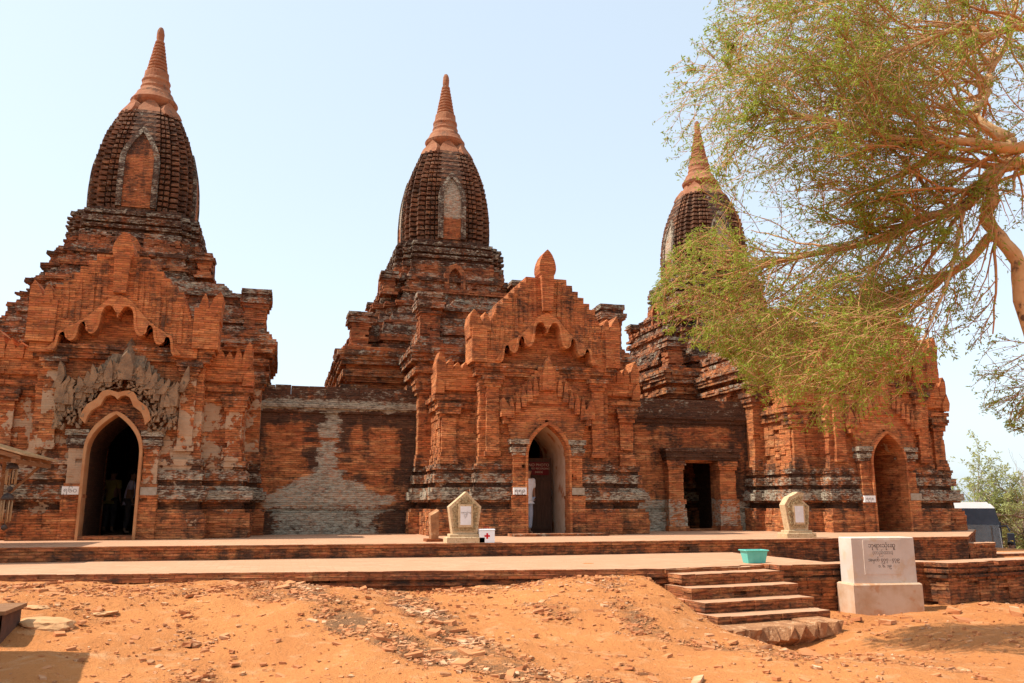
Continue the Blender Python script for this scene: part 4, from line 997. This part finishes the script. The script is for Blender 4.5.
for j in range(nya):
    for i in range(nxa): q.F((gr_[j * W_ + i], gr_[j * W_ + i + 1], gr_[(j + 1) * W_ + i + 1], gr_[(j + 1) * W_ + i]))
q.build('canopy', aw)
for x, y in ((AX0 + .05, AY0 + .05), (AX1 - .08, AY0 + .05), (AX0 + .05, AY1 - .05), (AX1 - .2, AY1 - .05)):
    q = MB(('wood',)); q.tube([(x, y, -.05), (x, y, AZ)], .025, 6); q.build('pole', aw)

# ------------------------------------------------------------------ rubble on the slope
mb = MB(('chip', 'rock'))
def chip_geo(mb, x, y, z, s, flat=.45, yaw=None):
    a = rnd.uniform(0, 6.3) if yaw is None else yaw; ca, sa = math.cos(a), math.sin(a); tx, ty = rnd.uniform(-.25, .25), rnd.uniform(-.25, .25)
    lx_, ly_, lz_ = s * rnd.uniform(.7, 1.3), s * rnd.uniform(.45, .8), s * flat * rnd.uniform(.6, 1.2); P_ = []
    for sz in (-1, 1):
        for sx, sy in ((-1, -1), (1, -1), (1, 1), (-1, 1)):
            px, py = sx * lx_ * .5 * rnd.uniform(.7, 1.1), sy * ly_ * .5 * rnd.uniform(.7, 1.1)
            P_.append((x + px * ca - py * sa, y + px * sa + py * ca, z + sz * lz_ * .5 * rnd.uniform(.75, 1.1) + px * tx + py * ty))
    mb.hull8(P_)
cand = 0
while cand < 11000:
    X_, Y_ = rnd.uniform(-4.2, 8.5), rnd.uniform(6.2, 13.6); g = gully(np.array([X_]), np.array([Y_]))[0]
    pe = .5 * math.exp(-((Y_ - 12.7) / .5) ** 2) if X_ < 5.8 else 0
    if rnd.random() > max(g * g, pe * .6, .035): continue
    mb.m = 0 if rnd.random() < .8 else 1
    chip_geo(mb, X_, Y_, gh(X_, Y_) + .008, rnd.uniform(.012, .045) if rnd.random() < .85 else rnd.uniform(.045, .10), .35); cand += 1
for k in range(500):
    X_, Y_ = rnd.uniform(8.2, 15), rnd.uniform(8, 12.1); mb.m = 0; chip_geo(mb, X_, Y_, gh(X_, Y_) + .006, rnd.uniform(.015, .07))
ob = mb.build('rubble'); ob['kind'] = 'stuff'; ob['label'] = 'small brick chips and gravel strewn in the gullies of the dirt slope'; ob['category'] = 'rubble'
def frag(x, y, s, label, group, mat='chip', flat=.28, name='brick_fragment'):
    q = MB((mat,)); z = gh(x, y) + s * .1
    chip_geo(q, 0, 0, 0, s, flat); o = q.build(name, None, True); o.location = (x, y, z); tag(o, label, 'brick', group)
placed = 0
while placed < 150:
    X_, Y_ = rnd.uniform(-4, 6.2), rnd.uniform(6.8, 13.3); g = gully(np.array([X_]), np.array([Y_]))[0]
    if rnd.random() > max(g ** 2, .5 * math.exp(-((Y_ - 12.75) / .35) ** 2) if X_ < 5.6 else 0, .02): continue
    frag(X_, Y_, rnd.uniform(.09, .19), 'broken brick lying loose among the rubble of the dirt slope below the terrace', 'loose broken bricks on the slope'); placed += 1
for (x, y) in ((8.6, 11.3), (8.9, 11.0), (10.6, 11.5), (11.3, 11.6), (10.2, 10.9), (12.0, 11.2), (9.5, 11.3), (11.0, 10.7), (12.6, 10.4), (10.9, 10.2)):
    frag(x, y, rnd.uniform(.14, .32), 'broken brick lying on the dirt near the whitewashed block', 'loose bricks by the white block')
def stone(x, y, sx, sy, sz, lb, seed):
    bm = bmesh.new(); bmesh.ops.create_icosphere(bm, subdivisions=4, radius=1)
    for v in bm.verts:
        n_ = mnoise.noise(v.co * 1.4 + Vector((seed, 0, 0))) * .28 + mnoise.noise(v.co * 4 + Vector((seed, 0, 0))) * .09
        v.co *= 1 + n_; v.co = Vector((v.co.x * sx, v.co.y * sy, min(v.co.z, .55) * sz))
    me = bpy.data.meshes.new('rock'); bm.to_mesh(me); bm.free(); me.materials.append(M['pale_rock']); o = bpy.data.objects.new('rock', me); col.objects.link(o)
    o.location = (x, y, gh(x, y) - sz * .05); o.rotation_euler = (R(5), R(4), seed); tag(o, lb, 'rock')
stone(-2.42, 10.75, .30, .22, .10, 'large flat pale rock half buried near the vendor table corner', .3)
stone(-2.75, 11.5, .22, .16, .05, 'flat pale stone set in the dirt behind the largest rock', 1.9)
stone(-1.98, 11.45, .17, .13, .04, 'lone pale stone in the dirt among brick flakes at the left', 3.1)

# ------------------------------------------------------------------ low wall ends at the right of the terrace
q = MB(('brick_kerb', 'paving')); courses(q, [(16.02, 16.70), (17.0, 16.9), (17.3, 17.25), (16.5, 17.2)], [(-.4, .62, 0, 0, .1, .3), (.62, .69, .03, .03, 0, .1)], ch=.08, jit=.015, cap_mat=1); single(q, 'terrace_buttress', (16.6, 17, 0), 'low stepped brick end block at the right end of the upper terrace', 'wall')
q = MB(('brick_kerb', 'paving')); courses(q, [(17.2, 17.2), (30, 17.9), (30, 18.5), (17.6, 17.8)], [(-.6, .32, 0, 0, .1, .15), (.32, .40, .03, .03, 0, .1)], ch=.08, jit=.015, cap_mat=1); single(q, 'low_brick_wall', (22, 17.8, 0), 'long low brick wall running off to the right in front of the bus', 'wall')

# ------------------------------------------------------------------ people
person((6.10, 20.62, FL), R(25), 'person in white shirt and pale trousers half hidden by the doorway of the middle temple', 'shirt_white', 'jeans_pale', .05, .04)
person((-4.42, 25.0, FL), R(160), 'person in yellow shirt walking inside the dark doorway of the left temple', 'shirt_yellow', 'trousers_dark', .02, .1, 1.66)
person((-3.80, 23.9, FL), R(100), 'person in lilac shirt at the right side inside the left temple doorway', 'shirt_lilac', 'trousers_dark', .05, .3, 1.6)
person((21.7, 21.0, -1.20), R(20), 'person standing behind the low wall near the bus, only dark hair showing', 'shirt_white', 'trousers_dark', 0, .1, 1.66)

# ------------------------------------------------------------------ bus
bus = thing('coach_bus', (26.7, 28.15, -2.12), 'white coach bus with dark windscreen band parked behind the right temple', 'bus', None, R(-44)); bus.scale = (1.12, 1.12, 1.12)
# local: front faces -Y, x across (2.5 m), y along
q = MB(('bus_white',))
outl = [(-1.25, .35), (1.25, .35), (1.27, 1.3), (1.2, 2.6), (1.12, 3.22), (1.0, 3.36), (-1.0, 3.36), (-1.12, 3.22), (-1.2, 2.6), (-1.27, 1.3)]
def bus_shell(q, y0, y1, sc0=1.0):
    a = [q.V((x, y0 + max(0, (z - 1.3)) * .09, z)) for x, z in outl]; b = [q.V((x, y1, z)) for x, z in outl]
    q.F(a); q.F(b[::-1])
    for k in range(len(outl)): q.F((a[k], b[k], b[(k + 1) % len(outl)], a[(k + 1) % len(outl)]))
bus_shell(q, 0, 9.5); q.build('body', bus, True)
def slant(z): return max(0, z - 1.3) * .09
def fpanel(q, x0, x1, z0, z1, d, x0t=None, x1t=None):
    x0t = x0 if x0t is None else x0t; x1t = x1 if x1t is None else x1t
    q.hull8([(x0, slant(z0) - d, z0), (x1, slant(z0) - d, z0), (x1, slant(z0) + .02, z0), (x0, slant(z0) + .02, z0), (x0t, slant(z1) - d, z1), (x1t, slant(z1) - d, z1), (x1t, slant(z1) + .02, z1), (x0t, slant(z1) + .02, z1)])
q = MB(('dark_paint',)); fpanel(q, -1.23, 1.23, 2.62, 3.2, .012, -1.12, 1.12); ws = q.build('windscreen_band', bus, True)
q = MB(('curtain',)); fpanel(q, -1.2, 1.2, 1.45, 2.62, .010, -1.18, 1.18); q.build('dashboard', bus, True)
q = MB(('glass',)); fpanel(q, -1.22, 1.22, 1.4, 2.62, .03, -1.2, 1.2); q.build('windscreen', bus, True)
q = MB(('bus_white',)); fpanel(q, -1.04, 1.04, 3.2, 3.42, .02, -.9, .9); q.build('roof_cap', bus, True)
for xa in (.93, -.03):
    q = MB(('metal_dark',)); fpanel(q, xa, xa + .04, 1.42, 2.58, .035); q.build('windscreen_divider', bus, True)
q = MB(('dark_paint',)); q.box(1.215, 1.275, .7, 9.2, 1.9, 2.7); q.box(-1.275, -1.215, .7, 9.2, 1.9, 2.7); q.build('side_window', bus, True)
q = MB(('white_paint',)); q.lathe([(.085, 0), (.085, .01)], 0, 0, 20); q.v = [(x + .12, slant(2.85) - .014 - z, 2.9 + y) for x, y, z in q.v]; q.box(.04, .20, slant(2.79) - .02, slant(2.79), 2.765, 2.80); q.build('emblem', bus, True)
mir = MB(('dark_paint',)); mir.tube([(1.2, .1, 2.55), (1.42, -.25, 2.6), (1.5, -.3, 2.4)], .03, 6); bevel_box(mir, 1.40, 1.62, -.42, -.28, 1.85, 2.35, .02); mo_ = mir.build('mirror', bus, True)
q = MB(('yellow',)); q.box(1.46, 1.56, -.426, -.421, 1.98, 2.1); q.build('mirror_marking', mo_, True)
for x in (-.95, .95):
    q = MB(('white_paint',)); q.box(x - .2, x + .2, -.02, .03, .75, .95); q.build('headlight', bus, True)
for y in (1.8, 6.8):
    for x in (-1.13, 1.13):
        q = MB(('rubber',)); q.lathe([(.2, -.14), (.46, -.14), (.5, -.1), (.5, .1), (.46, .14), (.2, .14)], 0, 0, 20); q.v = [(x + z, y + a, .5 + b) for a, b, z in q.v]; q.build('wheel', bus, True)

# ------------------------------------------------------------------ trees
def rvec(r): return Vector((r.gauss(0, 1), r.gauss(0, 1), r.gauss(0, 1))).normalized()
class TreeGen:
    def __init__(s, seed): s.r = random.Random(seed); s.big = []; s.twig = []; s.tips = []
    def grow(s, p, d, L, rad, lv, maxlv, bias, inside, kids, bend=.22):
        n = max(3, int(L / .16)) if lv < maxlv else 4
        pts = [p.copy()]; dirs = [d.copy()]; rr = [rad]
        for k in range(n):
            d = (d + rvec(s.r) * bend + bias * (.10 if lv > 0 else .03)).normalized(); p = p + d * (L / n)
            if inside is not None and not inside(p, lv): break
            pts.append(p.copy()); dirs.append(d.copy()); rr.append(rad * (1 - .75 * (k + 1) / n))
        if len(pts) < 2: return
        (s.big if rad > .012 else s.twig).append((pts, rr))
        if lv >= maxlv:
            s.tips.append((pts, dirs)); return
        m = kids[lv]
        for q_ in range(m):
            k = min(len(pts) - 1, max(1, int(len(pts) * (.18 + .82 * (q_ + s.r.random()) / m))))
            ax = rvec(s.r); nd = (dirs[k] * .75 + ax * .62).normalized()
            s.grow(pts[k].copy(), nd, L * s.r.uniform(.42, .68), max(.0056, rr[k] * .62), lv + 1, maxlv, bias, inside, kids, bend)
        if lv < maxlv: s.tips.append((pts[len(pts) // 2:], dirs[len(pts) // 2:]))
    def leaves(s, mb, per, size, keep=1.0, droop=.2):
        for pts, dirs in s.tips:
            if s.r.random() > keep: continue
            for _ in range(per):
                k = s.r.randrange(len(pts)); f = s.r.random(); p = pts[k].lerp(pts[min(k + 1, len(pts) - 1)], f) + rvec(s.r) * size * .5
                a = (dirs[k] * .5 + rvec(s.r) - Vector((0, 0, droop))).normalized(); b = a.cross(rvec(s.r)).normalized()
                L_ = size * s.r.uniform(.6, 1.35); W = L_ * s.r.uniform(.22, .34)
                i = [mb.V(p), mb.V(p + a * L_ * .5 + b * W * .5), mb.V(p + a * L_), mb.V(p + a * L_ * .5 - b * W * .5)]; mb.F(i)
LIMB = {
'trunk': [(9.75, 7.6, -.3), (9.5, 7.65, .2), (9.39, 7.67, .52), (9.12, 7.72, 2.01), (8.98, 7.9, 3.22), (8.81, 7.94, 4.11), (8.81, 7.93, 4.6), (8.67, 8.02, 4.93), (8.57, 8.11, 5.26), (8.73, 8.11, 5.48), (8.86, 8.23, 5.78), (9.32, 8.42, 6.16), (9.64, 8.53, 6.62)],
'B': [(9.12, 7.72, 2.6), (9.45, 7.6, 4.24), (9.33, 7.69, 5.39), (8.96, 7.79, 5.85), (8.53, 7.86, 5.76), (8.25, 7.88, 5.44), (8.04, 7.94, 5.24), (7.65, 8.15, 5.15), (7.28, 8.36, 4.96), (6.98, 8.65, 4.88), (6.65, 8.95, 4.84), (6.26, 9.27, 4.78), (5.73, 9.62, 4.62)],
'C': [(9.33, 7.69, 5.39), (9.14, 7.64, 6.02), (8.49, 7.61, 5.95), (7.99, 7.64, 5.99), (7.28, 7.73, 5.94), (6.74, 7.78, 6.01), (6.2, 7.93, 6.18), (5.69, 8.18, 6.34)],
'C2': [(9.64, 8.53, 6.62), (9.36, 8.82, 7.07), (9.75, 8.92, 7.58), (9.91, 8.98, 7.97), (10.39, 9.05, 8.57), (10.84, 9.24, 9.38), (11.24, 9.34, 10.69)],
'C3': [(9.42, 8.49, 6.57), (9.23, 8.75, 6.92), (9.12, 9.09, 7.13), (8.79, 9.6, 7.64), (8.37, 10.13, 8.37), (7.65, 10.64, 8.71)],
'D': [(8.67, 8.02, 4.93), (8.65, 8.18, 4.98), (8.58, 8.41, 4.76), (8.41, 8.67, 4.59), (8.25, 8.92, 4.45), (7.89, 9.23, 4.4), (7.5, 9.65, 4.35), (7.09, 10.07, 4.14), (6.63, 10.41, 3.88)],
'E': [(8.07, 7.93, 5.26), (7.94, 7.86, 5.04), (7.57, 7.76, 4.28), (7.29, 7.73, 3.83), (7.0, 7.71, 3.4), (6.7, 7.72, 3.05)],
'U': [(9.14, 7.64, 6.02), (9.07, 7.34, 7.09), (8.71, 7.34, 7.48), (8.1, 7.4, 7.29), (7.94, 7.45, 7.48), (7.52, 7.46, 7.26), (7.03, 7.6, 7.05), (6.54, 7.73, 6.79)],
'U2': [(9.07, 7.34, 7.09), (9.46, 7.34, 8.58), (8.92, 7.7, 9.03), (8.15, 8.12, 8.87), (7.41, 8.63, 8.62), (6.78, 9.12, 8.51), (6.2, 9.49, 8.4)],
'V': [(9.33, 7.69, 5.39), (10.03, 7.18, 6.33), (10.66, 6.7, 6.98), (11.32, 6.2, 7.33)],
'V2': [(9.12, 7.72, 2.01), (10.25, 7.74, 3.77), (11.76, 7.74, 5.23), (13.48, 7.68, 6.56)],
'W': [(10.25, 7.74, 3.77), (10.53, 8.49, 3.94), (10.36, 8.85, 3.58), (10.25, 9.2, 3.27)]}
RAD = {'trunk': (.115, .07), 'B': (.12, .022), 'C': (.10, .018), 'C2': (.08, .03), 'C3': (.06, .014), 'D': (.075, .014), 'E': (.03, .005), 'U': (.075, .012), 'U2': (.07, .012), 'V': (.08, .02), 'V2': (.09, .02), 'W': (.05, .012)}
ELL = [((7.28, 8.88, 6.92), (2.3, 2.0, 2.1)), ((5.95, 9.7, 4.5), (1.15, 1.2, .95)), ((7.1, 9.2, 3.85), (1.5, 1.5, 1.35)), ((9.22, 8.34, 7.67), (2.4, 2.2, 2.2)), ((5.75, 9.41, 6.9), (1.15, 1.2, 1.15)), ((8.4, 8.5, 4.7), (1.2, 1.3, 1.2)), ((9.95, 9.1, 3.3), (.6, .7, .75)), ((11.5, 7, 7.0), (2.4, 2.2, 2.2)), ((6.9, 8.6, 8.3), (1.7, 1.8, 1.2)), ((6.7, 8.7, 3.55), (1.3, 1.2, .95))]
def inside_main(p, lv):
    f = 1.0 + .35 * mnoise.noise(p * 1.3)
    for c_, r_ in ELL:
        if sum(((p[k] - c_[k]) / r_[k]) ** 2 for k in range(3)) < f: return True
    return False
def smooth_line(pts, n=4):
    P_ = [Vector(p) for p in pts]; out = []
    for i in range(len(P_) - 1):
        a, b, c_, d = P_[max(0, i - 1)], P_[i], P_[i + 1], P_[min(len(P_) - 1, i + 2)]
        for k in range(n):
            t_ = k / n; out.append(.5 * ((2 * b) + (c_ - a) * t_ + (2 * a - 5 * b + 4 * c_ - d) * t_ * t_ + (3 * b - a - 3 * c_ + d) * t_ ** 3))
    out.append(P_[-1]); return out
tg = TreeGen(11); tr_mb = MB(('bark',)); tr_mb.sm = True
for k, pts in LIMB.items():
    sm = smooth_line(pts); r0, r1 = RAD[k]; n = len(sm)
    rr = [(r0 + (r1 - r0) * (i / (n - 1)) ** .8) * (1 + .08 * math.sin(i * 2.3)) for i in range(n)]
    tr_mb.tube(sm, rr, 9)
    if k == 'trunk': continue
    L_ = sum((a - b).length for a, b in zip(sm, sm[1:])); m = int(L_ * (8.0 if k in ('D', 'E', 'C2', 'W', 'V') else 5.2)) + 2
    for q_ in range(m):
        i = int(n * (.22 + .78 * (q_ + tg.r.random()) / m)); i = min(n - 1, i); d = (sm[min(i + 1, n - 1)] - sm[max(0, i - 1)]).normalized()
        out = (d * .55 + rvec(tg.r) * .75 + Vector((-.32, .12, -.1))).normalized()
        tg.grow(sm[i].copy(), out, tg.r.uniform(1.1, 2.3), max(.008, min(.03, rr[i] * .45)), 0, 2, Vector((-.55, .1, -.35)), inside_main, (7, 6, 0), .2)
acacia = thing('acacia_tree', (9.75, 7.6, gh(9.75, 7.6)), 'large thorny acacia with pale bark and feathery leaves hanging over the right temple', 'tree')
tr_mb.build('trunk', acacia)
bm_ = MB(('twig',)); bm_.sm = True
for pts, rr in tg.big: bm_.tube(pts, rr, 5, False)
for pts, rr in tg.twig: bm_.tube(pts, rr, 3, False)
bm_.build('branches', acacia)
lf = MB(('leaf',)); tg.leaves(lf, 14, .055); lf.build('crown', acacia)
print('acacia', len(tg.tips), len(lf.f))

def small_tree(name, loc, h, spread, label, leafm, per, lsize, seed, bark='bark_grey', kids=(6, 5, 4, 0), keep=1.0, group=None, rad=.13, lean=Vector((0, 0, .25)), ntr=1):
    g = TreeGen(seed); e = thing(name, loc, label, 'shrub' if name == 'shrub' else 'tree', group); base = Vector(loc)
    tm = MB((bark,)); tm.sm = True
    for q_ in range(ntr):
        d = Vector((g.r.uniform(-.3, .3), g.r.uniform(-.3, .3), 1)).normalized(); p = base - Vector((0, 0, .2)); pts = [p.copy()]; n = 7
        for k in range(n): d = (d + rvec(g.r) * .14).normalized(); p = p + d * (h * .5 / n); pts.append(p.copy())
        tm.tube(pts, [rad * (1 - .5 * k / n) for k in range(n + 1)], 8)
        for k in range(2, n + 1):
            for _ in range(2 if k < n else 4):
                o = (Vector((g.r.gauss(0, 1), g.r.gauss(0, 1), .55 + g.r.random() * .5))).normalized()
                g.grow(pts[k].copy(), o, spread * g.r.uniform(.55, 1.0), rad * .38, 0, 2, lean, None, kids, .2)
    tm.build('trunk', e)
    b = MB((bark,)); b.sm = True
    for pts, rr in g.big: b.tube(pts, rr, 5, False)
    for pts, rr in g.twig: b.tube(pts, [max(x, .006) for x in rr], 3, False)
    b.build('branches', e)
    if leafm:
        l_ = MB((leafm,)); g.leaves(l_, per, lsize, keep); l_.build('crown', e)
    return e
small_tree('acacia_tree', (35.0, 36.5, -2.06), 6.6, 3.2, 'airy yellow-green acacia tree standing behind the bus roof', 'leaf_far', 26, .20, 5, rad=.16, lean=Vector((0, 0, .05)))
small_tree('bare_tree', (36.2, 34.0, -2.06), 7.5, 2.6, 'leafless grey-brown tree at the right edge behind the bus', None, 0, 0, 9, rad=.14)
small_tree('bare_tree', (41.0, 36.0, -2.06), 6.5, 2.6, 'leafless tree standing farther off at the right beyond the bare tree by the bus', None, 0, 0, 14, rad=.14)
small_tree('bare_tree', (-.6, 46.5, .2), 7.6, 2.2, 'bare thin treetop showing just above the blank linking wall', None, 0, 0, 21, rad=.12)
small_tree('shrub', (43.0, 42.0, -2.06), 3.0, 2.4, 'low dry green shrub far behind the bus mirror', 'leaf_far', 10, .2, 31, rad=.1)
small_tree('shrub', (46.5, 41.0, -2.06), 2.6, 2.4, 'dusty olive shrub at the far right edge behind the low wall', 'leaf_dry', 10, .2, 33, rad=.1)
small_tree('shrub', (39.5, 43.5, -2.06), 3.2, 2.6, 'dusty green shrub right behind the coach bus', 'leaf_far', 10, .2, 35, rad=.1)
# distant scrub along the horizon
sc_ = MB(('leaf_dry',)); rr_ = random.Random(4)
for k in range(14000):
    az = rr_.uniform(-60, 100); d = rr_.uniform(120, 300); x, y = d * math.sin(R(az)), d * math.cos(R(az)); z = rr_.random() ** 1.6 * (2.5 + 2.5 * mnoise.noise((x * .02, y * .02, 1)))
    p = Vector((x, y, -1.7 + z)); a = rvec(rr_) * 1.3; b = rvec(rr_) * .9; i = [sc_.V(p), sc_.V(p + a), sc_.V(p + a + b), sc_.V(p + b)]; sc_.F(i)
o = sc_.build('distant_scrub'); o['kind'] = 'stuff'; o['label'] = 'dusty scrub along the horizon beyond the temples'; o['category'] = 'scrub'
